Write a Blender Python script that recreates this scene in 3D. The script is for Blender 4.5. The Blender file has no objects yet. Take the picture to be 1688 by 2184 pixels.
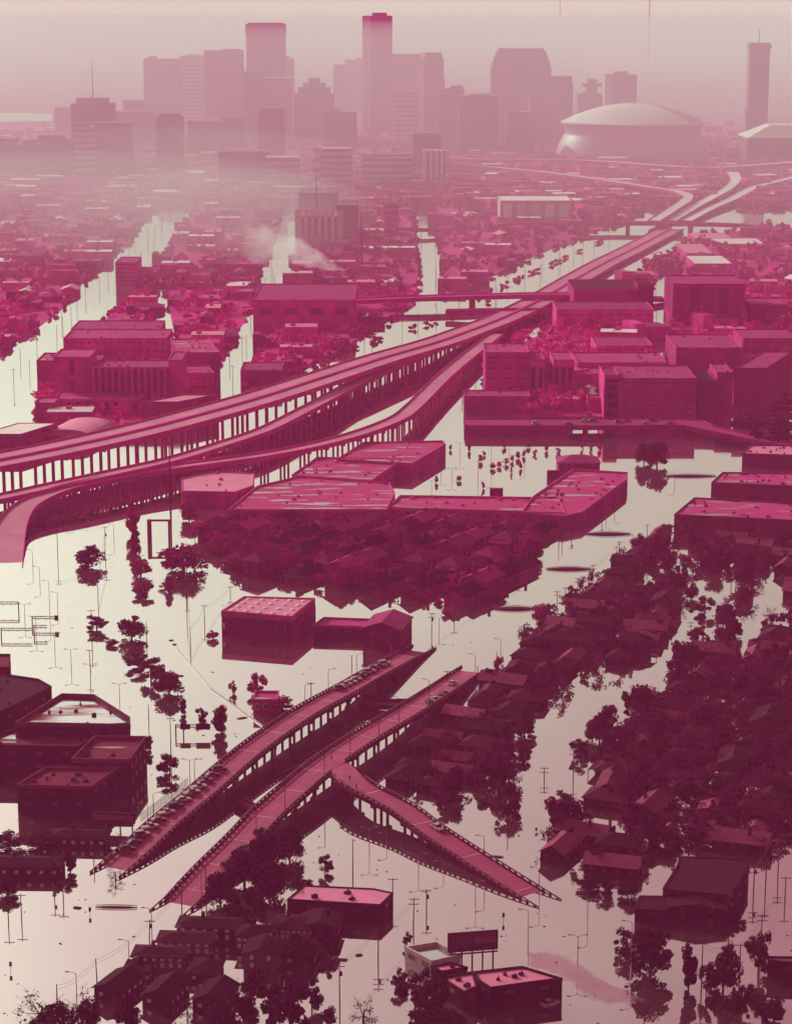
import bpy, math, random
from mathutils import Vector, Matrix
R = math.radians
random.seed(7)
scene = bpy.context.scene
col = scene.collection
# ------------------------------------------------------------------ camera
F = 4638.0; CW, CH = 1688.0, 2184.0; CAM_H = 220.0; PITCH = R(13.1)
cam_d = bpy.data.cameras.new('camera'); cam = bpy.data.objects.new('camera', cam_d); col.objects.link(cam)
cam.location = (0, 0, CAM_H); cam.rotation_euler = (math.pi/2 - PITCH, 0, 0)
cam_d.sensor_fit = 'HORIZONTAL'; cam_d.sensor_width = 36.0; cam_d.lens = 36.0*F/CW
cam_d.clip_start = 1.0; cam_d.clip_end = 200000.0
scene.camera = cam
# ------------------------------------------------------------------ sky, sun, exposure
SUN_EL, SUN_AZ = R(25), R(-42)          # azimuth measured from +Y, negative to the left
world = bpy.data.worlds.new('World'); scene.world = world; world.use_nodes = True
nt = world.node_tree; nt.nodes.clear()
sky = nt.nodes.new('ShaderNodeTexSky'); sky.sky_type = 'NISHITA'; sky.sun_disc = False
sky.sun_elevation = SUN_EL; sky.sun_rotation = SUN_AZ; sky.air_density = 1.0; sky.dust_density = 4.0; sky.ozone_density = 1.0
bw = nt.nodes.new('ShaderNodeRGBToBW')
tint = nt.nodes.new('ShaderNodeMix'); tint.data_type = 'RGBA'; tint.blend_type = 'MULTIPLY'; tint.inputs[0].default_value = 1.0
tint.inputs[7].default_value = (1.0, 0.95, 0.83, 1)
bg = nt.nodes.new('ShaderNodeBackground'); bg.inputs[1].default_value = 0.116
wo = nt.nodes.new('ShaderNodeOutputWorld')
nt.links.new(sky.outputs[0], bw.inputs[0]); nt.links.new(bw.outputs[0], tint.inputs[6])
nt.links.new(tint.outputs[2], bg.inputs[0]); nt.links.new(bg.outputs[0], wo.inputs[0])
sun_d = bpy.data.lights.new('sun', 'SUN'); sun_d.energy = 3.4; sun_d.angle = R(0.5); sun_d.color = (1.0, 0.90, 0.78)
sun = bpy.data.objects.new('sun', sun_d); col.objects.link(sun)
sdir = Vector((math.sin(SUN_AZ)*math.cos(SUN_EL), math.cos(SUN_AZ)*math.cos(SUN_EL), math.sin(SUN_EL)))
sun.rotation_euler = sdir.to_track_quat('Z', 'Y').to_euler()
vs = scene.view_settings; vs.view_transform = 'Standard'; vs.look = 'None'; vs.exposure = 0.0; vs.gamma = 1.0; vs.use_curve_mapping = False
cy = scene.cycles
cy.use_denoising = True; cy.max_bounces = 6; cy.diffuse_bounces = 2; cy.glossy_bounces = 3; cy.volume_bounces = 3
cy.transparent_max_bounces = 8; cy.caustics_reflective = False; cy.caustics_refractive = False
# ------------------------------------------------------------------ unprojection: pixel of the 1688 x 2184 picture -> place in the world
SP, CP = math.sin(PITCH), math.cos(PITCH)
def G(px, py, z=0.0):
    x = (px - CW/2)/F; y = -(py - CH/2)/F
    d = Vector((x, CP + y*SP, -SP + y*CP))
    return Vector((0, 0, CAM_H)) + d*((z - CAM_H)/d.z)
def at_dist(px, py, Y):
    x = (px - CW/2)/F; y = -(py - CH/2)/F
    d = Vector((x, CP + y*SP, -SP + y*CP))
    return Vector((0, 0, CAM_H)) + d*(Y/d.y)
def proj(p):
    q = Vector(p) - Vector((0, 0, CAM_H))
    zc = q.y*CP - q.z*SP; yc = q.y*SP + q.z*CP
    return (CW/2 + F*q.x/zc, CH/2 - F*yc/zc)
# ------------------------------------------------------------------ objects
def tag(o, label=None, cat=None, group=None, kind=None):
    if label: o['label'] = label
    if cat: o['category'] = cat
    if group: o['group'] = group
    if kind: o['kind'] = kind
    return o
def thing(name, label, cat, loc=(0, 0, 0), rz=0.0, group=None):
    o = bpy.data.objects.new(name, None); col.objects.link(o)
    o.location = loc; o.rotation_euler = (0, 0, rz); o.empty_display_size = 0.5
    return tag(o, label, cat, group)
class MB:
    """collects faces; build() links them as ONE mesh object"""
    def __init__(s): s.v = []; s.f = []; s.mi = []; s.cur = 0
    def add(s, vs, fs):
        b = len(s.v); s.v += [tuple(p) for p in vs]
        for f in fs: s.f.append(tuple(b+i for i in f)); s.mi.append(s.cur)
    def quad(s, *p): s.add(p, [tuple(range(len(p)))])
    def box(s, x0, x1, y0, y1, z0, z1):
        s.add([(x0,y0,z0),(x1,y0,z0),(x1,y1,z0),(x0,y1,z0),(x0,y0,z1),(x1,y0,z1),(x1,y1,z1),(x0,y1,z1)],
              [(0,3,2,1),(4,5,6,7),(0,1,5,4),(1,2,6,5),(2,3,7,6),(3,0,4,7)])
    def prism(s, poly, z0, z1, top=True, bottom=False):
        n = len(poly); b = [(p[0],p[1],z0) for p in poly]; t = [(p[0],p[1],z1) for p in poly]
        fs = [(i,(i+1)%n,n+(i+1)%n,n+i) for i in range(n)]
        if top: fs.append(tuple(range(n,2*n)))
        if bottom: fs.append(tuple(range(n-1,-1,-1)))
        s.add(b+t, fs)
    def tube(s, p, q, r, n=5, r2=None, cap=True):
        p = Vector(p); q = Vector(q); d = q-p
        if d.length < 1e-6: return
        d.normalize(); u = d.orthogonal().normalized(); w = d.cross(u); r2 = r if r2 is None else r2
        vs = []
        for c, rr in ((p, r), (q, r2)):
            for k in range(n):
                a = 2*math.pi*k/n; vs.append(c + (u*math.cos(a) + w*math.sin(a))*rr)
        fs = [(k,(k+1)%n,n+(k+1)%n,n+k) for k in range(n)]
        if cap: fs += [tuple(range(n-1,-1,-1)), tuple(range(n,2*n))]
        s.add(vs, fs)
    def bar(s, p, q, w, h):
        """a box-section bar from p to q, w wide (level), h tall"""
        p = Vector(p); q = Vector(q); d = q-p
        if d.length < 1e-6: return
        d.normalize()
        side = Vector((-d.y, d.x, 0))
        side = side.normalized() if side.length > 1e-4 else Vector((1,0,0))
        up = d.cross(side)*-1 if abs(d.z) > .99 else side.cross(d)*-1
        vs = [c + side*a*w/2 + up*b*h/2 for c in (p,q) for a,b in ((-1,-1),(1,-1),(1,1),(-1,1))]
        s.add(vs, [(0,1,2,3),(7,6,5,4),(0,4,5,1),(1,5,6,2),(2,6,7,3),(3,7,4,0)])
    def lathe(s, prof, n=48, c=(0,0), close=True):
        m = len(prof); vs = []
        for r, z in prof:
            for k in range(n):
                a = 2*math.pi*k/n; vs.append((c[0]+r*math.cos(a), c[1]+r*math.sin(a), z))
        fs = []
        for i in range(m-1):
            for k in range(n): fs.append((i*n+k, i*n+(k+1)%n, (i+1)*n+(k+1)%n, (i+1)*n+k))
        if close: fs.append(tuple((m-1)*n+k for k in range(n)))
        s.add(vs, fs)
    def mesh(s, name, m):
        me = bpy.data.meshes.new(name); me.from_pydata(s.v, [], s.f)
        ms = m if isinstance(m, (list, tuple)) else [m]
        for x in ms: me.materials.append(x)
        if len(ms) > 1: me.polygons.foreach_set('material_index', s.mi)
        me.update(); return me
    def build(s, name, m, parent=None, smooth=False):
        me = s.mesh(name, m)
        if smooth:
            for p in me.polygons: p.use_smooth = True
        return link(name, me, parent)
def link(name, me, parent=None, loc=None, rz=0.0, sc=None):
    o = bpy.data.objects.new(name, me); col.objects.link(o)
    if parent is not None: o.parent = parent
    if loc is not None: o.location = loc
    if rz: o.rotation_euler = (0, 0, rz)
    if sc is not None: o.scale = sc
    return o
def copy_tree(o, parent=None):
    c = o.copy(); col.objects.link(c)
    if parent is not None: c.parent = parent
    for ch in list(kids(o)): kids_add(c, copy_tree(ch, c))
    return c
_K = {}
def kids(o): return [x for x in o.children]
def kids_add(a, b): pass
def structure(name, mb, m): return tag(mb.build(name, m), kind='structure')
# ------------------------------------------------------------------ materials (procedural)
_M = {}
def mat(name, c, rough=0.8, var=0.25, scale=0.35, spec=0.3, c2=None, rnd=0.0, metallic=0.0, thr=None):
    """base colour c with blotchy wear (towards c2 when given) and, by rnd, a lighter or darker coat per object"""
    if name in _M: return _M[name]
    m = bpy.data.materials.new(name); m.use_nodes = True; n = m.node_tree; b = n.nodes['Principled BSDF']
    if spec == .3 and rough > .75: spec, rough = .06, .95
    b.inputs['Roughness'].default_value = rough; b.inputs['Specular IOR Level'].default_value = spec
    b.inputs['Metallic'].default_value = metallic
    tc = n.nodes.new('ShaderNodeTexCoord'); no = n.nodes.new('ShaderNodeTexNoise')
    no.inputs['Scale'].default_value = scale; no.inputs['Detail'].default_value = 5.0; no.inputs['Roughness'].default_value = 0.65
    n.links.new(tc.outputs['Object'], no.inputs['Vector'])
    rp = n.nodes.new('ShaderNodeValToRGB')
    lo, hi = thr or (0.32, 0.68)
    rp.color_ramp.elements[0].position = lo; rp.color_ramp.elements[1].position = hi
    a = c2 or tuple(max(0, x*(1-var)) for x in c); d = c if c2 else tuple(min(1, x*(1+var)) for x in c)
    rp.color_ramp.elements[0].color = (*a, 1); rp.color_ramp.elements[1].color = (*d, 1)
    n.links.new(no.outputs['Fac'], rp.inputs['Fac'])
    out = rp.outputs['Color']
    if rnd:
        oi = n.nodes.new('ShaderNodeObjectInfo'); hs = n.nodes.new('ShaderNodeHueSaturation')
        mr = n.nodes.new('ShaderNodeMapRange'); mr.inputs[3].default_value = 1-rnd; mr.inputs[4].default_value = 1+rnd
        n.links.new(oi.outputs['Random'], mr.inputs[0]); n.links.new(mr.outputs[0], hs.inputs['Value'])
        n.links.new(out, hs.inputs['Color']); out = hs.outputs['Color']
    n.links.new(out, b.inputs['Base Color'])
    _M[name] = m; return m
# ------------------------------------------------------------------ air
def volume_mat(name, color, density, absorb, aniso=0.0):
    m = bpy.data.materials.new(name); m.use_nodes = True; n = m.node_tree; n.nodes.clear()
    o = n.nodes.new('ShaderNodeOutputMaterial'); v = n.nodes.new('ShaderNodeVolumePrincipled')
    v.inputs['Color'].default_value = (*color, 1); v.inputs['Density'].default_value = density
    v.inputs['Absorption Color'].default_value = (*absorb, 1); v.inputs['Anisotropy'].default_value = aniso
    n.links.new(v.outputs[0], o.inputs['Volume']); return m
HZ = 45000.0
hz = MB(); hz.box(-HZ, HZ, -2000, 2*HZ, -1.5, 262)
tag(hz.build('haze', volume_mat('haze_air', (0.93, 0.115, 0.40), 0.000195, (1, 1, 1), 0.0)), kind='stuff')
sm = MB(); sm.box(-9000, 9000, 1600, 9000, -1.0, 196)
tag(sm.build('smoke_bank', volume_mat('smoke_air', (0.64, 0.66, 0.69), 0.00039, (0.1, 0.5, 0.4), 0.0)), kind='stuff')
fm = MB(); fm.box(-30000, 30000, 9100, 80000, -1.0, 258)
tag(fm.build('far_mist', volume_mat('mist_air', (0.60, 0.86, 0.76), 0.00024, (0.1, 0.95, 0.6), 0.0)), kind='stuff')
for nm, (px, py), (rx, ry, rz_), dn in (('smoke_drift', (120, 470), (300, 480, 44), .0006), ('smoke_drift', (440, 500), (170, 380, 38), .0008), ('smoke_drift', (330, 410), (300, 420, 55), .0005)):
    c = G(px, py); bm_ = __import__('bmesh').new(); __import__('bmesh').ops.create_icosphere(bm_, subdivisions=4, radius=1, matrix=Matrix.Translation((c.x, c.y, 20)) @ Matrix.Diagonal((rx, ry, rz_, 1)))
    me = bpy.data.meshes.new(nm); bm_.to_mesh(me); bm_.free(); me.materials.append(volume_mat('drift_air%d' % px, (0.70, 0.68, 0.70), dn, (0.1, 0.5, 0.5))); tag(link(nm, me), kind='stuff')
# ------------------------------------------------------------------ flood water
m = bpy.data.materials.new('flood_water'); m.use_nodes = True; n = m.node_tree; n.nodes.clear()
o = n.nodes.new('ShaderNodeOutputMaterial'); gl = n.nodes.new('ShaderNodeBsdfGlossy'); gl.inputs['Roughness'].default_value = 0.03

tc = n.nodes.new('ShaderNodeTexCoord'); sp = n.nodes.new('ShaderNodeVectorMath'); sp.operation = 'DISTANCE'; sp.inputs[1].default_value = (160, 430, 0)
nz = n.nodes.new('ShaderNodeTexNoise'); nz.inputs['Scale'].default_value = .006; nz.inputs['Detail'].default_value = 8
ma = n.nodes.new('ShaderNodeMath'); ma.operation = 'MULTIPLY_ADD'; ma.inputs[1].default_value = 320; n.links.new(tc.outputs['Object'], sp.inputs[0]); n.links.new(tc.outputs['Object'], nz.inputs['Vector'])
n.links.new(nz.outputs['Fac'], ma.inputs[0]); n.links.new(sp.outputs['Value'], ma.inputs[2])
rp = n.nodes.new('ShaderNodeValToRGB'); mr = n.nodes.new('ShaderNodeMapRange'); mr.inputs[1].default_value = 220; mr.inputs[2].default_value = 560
rp.color_ramp.elements[0].color = (.80, .36, .50, 1); rp.color_ramp.elements[1].color = (.90, .87, .83, 1)  # pink vignette towards the lower right put into the reflection colour
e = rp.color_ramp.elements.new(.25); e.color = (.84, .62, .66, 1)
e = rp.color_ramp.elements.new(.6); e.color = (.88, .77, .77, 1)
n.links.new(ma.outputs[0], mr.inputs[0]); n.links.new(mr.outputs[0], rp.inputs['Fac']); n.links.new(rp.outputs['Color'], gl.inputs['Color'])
# wind-stirred patches a little rougher than the calm water
n2 = n.nodes.new('ShaderNodeTexNoise'); n2.inputs['Scale'].default_value = .03; n2.inputs['Detail'].default_value = 5; n.links.new(tc.outputs['Object'], n2.inputs['Vector'])
m2 = n.nodes.new('ShaderNodeMapRange'); m2.inputs[1].default_value = .4; m2.inputs[2].default_value = .7; m2.inputs[3].default_value = .015; m2.inputs[4].default_value = .075
n.links.new(n2.outputs['Fac'], m2.inputs[0]); n.links.new(m2.outputs[0], gl.inputs['Roughness'])
df = n.nodes.new('ShaderNodeBsdfDiffuse'); df.inputs['Color'].default_value = (0.28, 0.12, 0.15, 1)
mx = n.nodes.new('ShaderNodeMixShader'); mx.inputs[0].default_value = 0.88
n.links.new(df.outputs[0], mx.inputs[1]); n.links.new(gl.outputs[0], mx.inputs[2]); n.links.new(mx.outputs[0], o.inputs['Surface'])
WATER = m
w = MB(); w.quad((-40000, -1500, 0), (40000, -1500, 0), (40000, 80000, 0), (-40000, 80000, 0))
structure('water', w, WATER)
# ------------------------------------------------------------------ paint, concrete, leaf colours, with magenta haze glow put into the mid-distance ones
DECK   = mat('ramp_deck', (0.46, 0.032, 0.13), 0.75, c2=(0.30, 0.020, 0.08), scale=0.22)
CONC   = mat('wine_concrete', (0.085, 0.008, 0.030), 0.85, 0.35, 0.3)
CONCF  = mat('rose_concrete', (0.58, 0.028, 0.20), 0.85, 0.25, 0.1)
RAIL   = mat('railing', (0.13, 0.015, 0.045), 0.7)
JOINT  = mat('joint_sealant', (0.62, 0.25, 0.32), 0.7)
TARV   = mat('viaduct_road', (0.54, 0.12, 0.24), 0.7, 0.2, 0.05)
FASC   = mat('viaduct_fascia', (0.66, 0.035, 0.25), 0.8, 0.2, 0.06)
WOOD   = mat('pole_timber', (0.12, 0.009, 0.03), 0.85)
STEEL  = mat('pole_steel', (0.30, 0.05, 0.10), 0.5)
GLASSD = mat('dark_glass', (0.035, 0.004, 0.014), 0.35, 0.3, spec=0.5)
WHITE  = mat('white_paint', (0.80, 0.66, 0.66), 0.7, 0.12)
PANEW  = mat('pale_shutter', (0.70, 0.50, 0.54), 0.5, 0.2)
RED    = mat('red_paint', (0.62, 0.04, 0.12), 0.6)
def puddle(name, c, c2, scale, thr, wet=0.75):
    """flat roof, membrane colour c..c2, with rain water standing on it"""
    m = mat(name, c, 0.8, c2=c2, scale=scale*4)
    n = m.node_tree; b = n.nodes['Principled BSDF']; out = n.nodes['Material Output']
    g = n.nodes.new('ShaderNodeBsdfGlossy'); g.inputs['Roughness'].default_value = 0.12; g.inputs['Color'].default_value = (0.85*wet+.1, 0.80*wet+.1, 0.80*wet+.1, 1)
    tc = n.nodes.new('ShaderNodeTexCoord'); mp = n.nodes.new('ShaderNodeMapping'); mp.inputs['Scale'].default_value = (.35, 1.5, 1)
    no = n.nodes.new('ShaderNodeTexNoise'); no.inputs['Scale'].default_value = scale; no.inputs['Detail'].default_value = 4
    oi = n.nodes.new('ShaderNodeObjectInfo'); ad = n.nodes.new('ShaderNodeVectorMath'); ad.operation = 'ADD'
    ml = n.nodes.new('ShaderNodeMath'); ml.operation = 'MULTIPLY'; ml.inputs[1].default_value = 300
    n.links.new(oi.outputs['Random'], ml.inputs[0]); n.links.new(tc.outputs['Object'], ad.inputs[0]); n.links.new(ml.outputs[0], ad.inputs[1])
    n.links.new(ad.outputs[0], mp.inputs[0]); n.links.new(mp.outputs[0], no.inputs['Vector'])
    rp = n.nodes.new('ShaderNodeValToRGB'); rp.color_ramp.elements[0].position = thr; rp.color_ramp.elements[1].position = thr+0.07
    mx = n.nodes.new('ShaderNodeMixShader')
    n.links.new(no.outputs['Fac'], rp.inputs['Fac']); n.links.new(rp.outputs['Color'], mx.inputs[0])
    n.links.new(b.outputs[0], mx.inputs[1]); n.links.new(g.outputs[0], mx.inputs[2]); n.links.new(mx.outputs[0], out.inputs['Surface'])
    return m
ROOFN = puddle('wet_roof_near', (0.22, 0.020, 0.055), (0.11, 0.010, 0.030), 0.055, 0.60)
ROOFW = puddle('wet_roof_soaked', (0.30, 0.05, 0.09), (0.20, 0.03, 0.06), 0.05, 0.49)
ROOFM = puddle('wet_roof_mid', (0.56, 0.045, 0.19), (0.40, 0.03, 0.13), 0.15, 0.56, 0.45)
ROOFP = mat('dry_pink_roof', (0.72, 0.15, 0.30), 0.6, 0.12, 0.15)
ROOFD = mat('dry_dark_roof', (0.026, 0.0025, 0.009), 0.8, 0.3, 0.15, rnd=0.35)
ROOFR = mat('dry_rose_roof', (0.38, 0.032, 0.15), 0.8, 0.25, 0.1, rnd=0.3)
ROOFL = mat('pale_metal_roof', (0.78, 0.58, 0.60), 0.45, 0.15, 0.06, rnd=0.2)
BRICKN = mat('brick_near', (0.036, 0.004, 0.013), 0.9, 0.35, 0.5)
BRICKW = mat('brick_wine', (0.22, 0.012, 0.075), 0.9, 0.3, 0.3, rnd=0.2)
WALLM  = mat('wall_magenta', (0.64, 0.042, 0.255), 0.85, 0.35, 0.09, rnd=0.22)  # wall colour raised to carry the mid-distance haze glow
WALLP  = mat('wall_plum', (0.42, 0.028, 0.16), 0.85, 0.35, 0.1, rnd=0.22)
WALLD  = mat('wall_dark_plum', (0.30, 0.02, 0.11), 0.85, 0.2, 0.08, rnd=0.25)
TRIMM  = mat('trim_magenta', (0.60, 0.055, 0.24), 0.8, 0.25, 0.1)
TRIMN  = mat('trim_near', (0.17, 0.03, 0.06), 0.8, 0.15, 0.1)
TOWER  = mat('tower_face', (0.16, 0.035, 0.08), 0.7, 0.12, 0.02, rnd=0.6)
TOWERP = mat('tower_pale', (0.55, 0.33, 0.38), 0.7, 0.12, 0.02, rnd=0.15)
GOLD   = mat('gold_cladding', (0.9, 0.8, 0.62), 0.2, 0.1, metallic=0.9)
DOMER  = mat('dome_roof', (0.82, 0.70, 0.70), 0.42, c2=(0.70, 0.55, 0.56), scale=0.012)
DOMES  = mat('dome_stripped', (0.50, 0.26, 0.30), 0.7, 0.3, 0.03)
LAND   = mat('low_land', (0.55, 0.03, 0.20), 0.95, 0.4, 0.01)
LANDF  = mat('far_land', (0.34, 0.10, 0.16), 0.95, 0.3, 0.0006)
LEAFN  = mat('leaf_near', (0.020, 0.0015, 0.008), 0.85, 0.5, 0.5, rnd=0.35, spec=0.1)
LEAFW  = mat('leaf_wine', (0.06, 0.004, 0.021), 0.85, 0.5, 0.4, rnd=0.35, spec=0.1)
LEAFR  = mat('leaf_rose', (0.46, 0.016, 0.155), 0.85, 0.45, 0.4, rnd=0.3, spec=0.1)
LEAFM  = mat('leaf_magenta', (0.70, 0.03, 0.26), 0.85, 0.35, 0.2, rnd=0.25, spec=0.1)  # leaf colour raised to carry the mid-distance haze glow
BARKN  = mat('bark_dark', (0.06, 0.006, 0.02), 0.9); BARKM = mat('bark_rose', (0.26, 0.02, 0.08), 0.9)
CARD   = mat('car_paint_dark', (0.05, 0.008, 0.022), 0.5, spec=0.5); CARL = mat('car_paint_pale', (0.45, 0.26, 0.30), 0.5, spec=0.5)
CARR   = mat('car_paint_wine', (0.20, 0.02, 0.06), 0.5, spec=0.5); TYRE = mat('tyre', (0.02, 0.004, 0.01), 0.9)
WIRE   = mat('wire', (0.20, 0.05, 0.09), 0.8)

CABIN = mat('car_glass', (0.03, 0.004, 0.012), 0.6, 0.2)
def leafy(m, k=.35, gain=2.2):
    """thin leaves let the low sun through"""
    n = m.node_tree; b = n.nodes['Principled BSDF']; out = n.nodes['Material Output']; src = b.inputs['Base Color'].links[0].from_socket
    g = n.nodes.new('ShaderNodeMix'); g.data_type = 'RGBA'; g.blend_type = 'MULTIPLY'; g.inputs[0].default_value = 1; g.inputs[7].default_value = (gain, gain, gain, 1); g.clamp_result = True; n.links.new(src, g.inputs[6])
    t = n.nodes.new('ShaderNodeBsdfTranslucent'); n.links.new(g.outputs[2], t.inputs['Color']); x = n.nodes.new('ShaderNodeMixShader'); x.inputs[0].default_value = k
    n.links.new(b.outputs[0], x.inputs[1]); n.links.new(t.outputs[0], x.inputs[2]); n.links.new(x.outputs[0], out.inputs['Surface'])
for m_ in (LEAFN, LEAFW): leafy(m_)
TRACK = mat('tyre_worn_deck', (0.33, 0.024, 0.093), 0.75, c2=(0.24, 0.017, 0.066), scale=0.5); TRACK2 = mat('gutter_silt', (0.20, 0.016, 0.055), 0.85, c2=(0.36, 0.03, 0.11), scale=0.3)
# ------------------------------------------------------------------ elevated roads
def spline(pts, step=4.0):
    """Catmull-Rom through (Vector, width); returns evenly spaced (pos, tangent, width)"""
    P = [p for p, w in pts]; W = [w for p, w in pts]; out = []
    for i in range(len(P)-1):
        p0 = P[max(i-1, 0)]; p1 = P[i]; p2 = P[i+1]; p3 = P[min(i+2, len(P)-1)]
        n = max(1, int((p2-p1).length/step))
        for k in range(n):
            t = k/n
            q = 0.5*((2*p1) + (p2-p0)*t + (2*p0-5*p1+4*p2-p3)*t*t + (3*p1-p0-3*p2+p3)*t**3)
            out.append((q, W[i]*(1-t)+W[i+1]*t))
    out.append((P[-1], W[-1])); res = []
    for i, (q, w) in enumerate(out):
        a = out[max(i-1, 0)][0]; b = out[min(i+1, len(out)-1)][0]; t = b-a; t.z = 0; t.normalize()
        res.append((q, t, w))
    return res
RAMPS = {}
def road(key, name, label, cat, pts, deck, side, rail=True, bent=12.0, cols=3, thick=1.1, joints=0, gaps=(), pier_r=0.42, minh=1.5, median=False, solid=False, raile=0.0, nobent=()):
    ctr = [(G(p[0], p[1], p[2]), p[3]) for p in pts]
    S = spline(ctr); RAMPS[key] = S
    o = S[0][0].copy(); root = thing(name, label, cat, (o.x, o.y, 0))
    off = Vector((o.x, o.y, 0))
    L = lambda s, e: s[0] + Vector((-s[1].y, s[1].x, 0))*(s[2]/2*e) - off
    # deck
    d = MB(); sd = MB(); kr = {-1: MB(), 1: MB()}
    for a, b in zip(S, S[1:]):
        d.quad(L(a,-1), L(b,-1), L(b,1), L(a,1))
        dz = Vector((0,0,thick))
        sd.quad(L(a,1)-dz, L(b,1)-dz, L(b,-1)-dz, L(a,-1)-dz)
        for e in (-1, 1): sd.quad(*( (L(a,e)-dz, L(b,e)-dz, L(b,e), L(a,e)) if e < 0 else (L(b,e)-dz, L(a,e)-dz, L(a,e), L(b,e)) ))
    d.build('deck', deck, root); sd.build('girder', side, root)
    # kerbs / parapets
    for e in (-1, 1):
        p = MB(); q = MB(); cnt = 0
        for i, (a, b) in enumerate(zip(S, S[1:])):
            mid = (a[0]+b[0])/2
            if any((mid-g).length < r and e == ge for g, r, ge in gaps): continue
            A = L(a, e*1.012); B = L(b, e*1.012); up = Vector((0,0,1))
            if rail:
                p.bar(A+up*0.16, B+up*0.16, 0.34, 0.30)
                p.bar(A+up*1.02, B+up*1.02, 0.30, 0.26)
                for k in range(2):
                    c = A.lerp(B, (k+.5)/2); q.bar(c+up*0.3, c+up*0.92, 0.75, 0.24) if False else q.box(c.x-.38, c.x+.38, c.y-.38, c.y+.38, c.z+.3, c.z+.9)
            else:
                p.bar(A+up*0.45, B+up*0.45, 0.4, 0.95)
        if p.v: p.build('parapet', side if not rail else RAIL, root)
        if q.v: tag(q.build('baluster', RAIL, root), kind='stuff')
    if rail and cols == 3 or key in ('V3', 'D1'):
        m = MB(); z0 = Vector((0,0,0))
        for a, b in zip(S, S[1:]):
            if (max(a[0].z, b[0].z) > 3.3 and not (key == 'D1' and a[2] > 15 and int(a[0].x/22) % 4)) or max(a[0].z, b[0].z) < thick*.4: continue
            for e in (-.97, .97):
                A, B = L(a,e), L(b,e); m.quad((A.x,A.y,-1.3),(B.x,B.y,-1.3),(B.x,B.y,B.z-thick*.3),(A.x,A.y,A.z-thick*.3))
        if m.v: m.build('abutment', side, root)
    if median:
        p = MB(); up = Vector((0,0,1))
        for a, b in zip(S, S[1:]): p.bar(L(a,0)+up*.5, L(b,0)+up*.5, 1.8, 1.0)
        p.build('median_barrier', side, root)
    # bents
    acc = 0.0; last = S[0][0]; n = 0; base_z = -1.2
    for i in range(1, len(S)):
        acc += (S[i][0]-S[i-1][0]).length
        if acc < bent: continue
        acc = 0.0; s = S[i]
        if s[0].z - thick < minh or any((s[0]-g).length < r for g, r in nobent): continue
        m = MB(); c0 = L(s,-.92); c1 = L(s,.92); t = Vector((0,0,thick+.55))
        m.bar(c0-t, c1-t, 1.1, 1.1)
        for k in range(cols):
            f = (k+.5)/cols*2-1; c = L(s, f*.9)
            m.tube((c.x,c.y,base_z), (c.x,c.y,c.z-thick-.8), pier_r, 8, cap=False)
        m.build('pier', side, root)
    if joints:
        for u in (-.62, -.3, .22, .56):
            m = MB(); z = Vector((0,0,.006))
            for a, b in zip(S[2:-2], S[3:-2]): m.quad(L(a,u-.05)+z, L(b,u-.05)+z, L(b,u+.05)+z, L(a,u+.05)+z)
            m.build('wheel_track', TRACK, root)
        for e in (-.93, .93):
            m = MB(); z = Vector((0,0,.006))
            for a, b in zip(S[2:-2], S[3:-2]): m.quad(L(a,e-.06)+z, L(b,e-.06)+z, L(b,e+.06)+z, L(a,e+.06)+z)
            m.build('gutter_dirt', TRACK2, root)
        acc = 0.0
        for i in range(1, len(S)-1):
            acc += (S[i][0]-S[i-1][0]).length
            if acc < joints: continue
            acc = 0; s = S[i]; m = MB(); z = Vector((0,0,.012)); t = s[1]*.16
            m.quad(L(s,-.96)-t+z, L(s,-.96)+t+z, L(s,.96)+t+z, L(s,.96)-t+z); m.build('expansion_joint', JOINT, root)
    return root
J = G(733, 1648, 6.3)
road('A', 'flooded_ramp', 'left of the two long parallel ramps, with a row of parked cars along its edge', 'ramp',
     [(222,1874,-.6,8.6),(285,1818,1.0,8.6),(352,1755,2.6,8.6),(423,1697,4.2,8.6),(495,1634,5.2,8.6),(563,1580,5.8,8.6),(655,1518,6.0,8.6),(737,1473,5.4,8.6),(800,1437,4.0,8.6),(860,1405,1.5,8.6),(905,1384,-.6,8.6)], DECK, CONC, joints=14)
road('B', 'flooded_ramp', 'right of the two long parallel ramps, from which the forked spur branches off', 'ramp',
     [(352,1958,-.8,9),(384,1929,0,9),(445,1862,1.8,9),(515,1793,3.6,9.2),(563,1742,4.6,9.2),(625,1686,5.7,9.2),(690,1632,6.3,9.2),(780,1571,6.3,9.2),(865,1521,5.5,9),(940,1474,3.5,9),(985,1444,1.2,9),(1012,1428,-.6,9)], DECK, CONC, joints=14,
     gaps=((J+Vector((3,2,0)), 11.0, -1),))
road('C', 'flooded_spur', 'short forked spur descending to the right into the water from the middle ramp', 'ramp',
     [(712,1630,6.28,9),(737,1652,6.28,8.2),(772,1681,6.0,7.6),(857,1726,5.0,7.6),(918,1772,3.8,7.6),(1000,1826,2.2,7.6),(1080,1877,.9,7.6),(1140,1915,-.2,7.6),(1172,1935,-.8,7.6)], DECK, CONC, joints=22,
     gaps=((J, 9.0, -1), (J, 9.0, 1), (G(712,1630,6.28), 8, 1), (G(712,1630,6.28), 8, -1)))
road('V1', 'main_viaduct', 'broad twin-deck viaduct sweeping from the left edge up to the expressway', 'viaduct',
     [(-170,1012,15,28),(0,982,15,28),(145,953,15,28),(287,921,15,28),(430,884,15,28),(563,846,14.5,27),(690,805,13.5,27),(823,762,12,26),(930,731,10,26),(1000,706,8,25),(1070,679,6.5,25),(1150,640,5,25),(1210,605,4,25),(1280,565,3,25),(1350,530,2.6,25),(1430,488,2.4,26)], TARV, FASC, rail=False, bent=21, cols=4, thick=1.8, median=True, pier_r=.8, minh=3)
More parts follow.
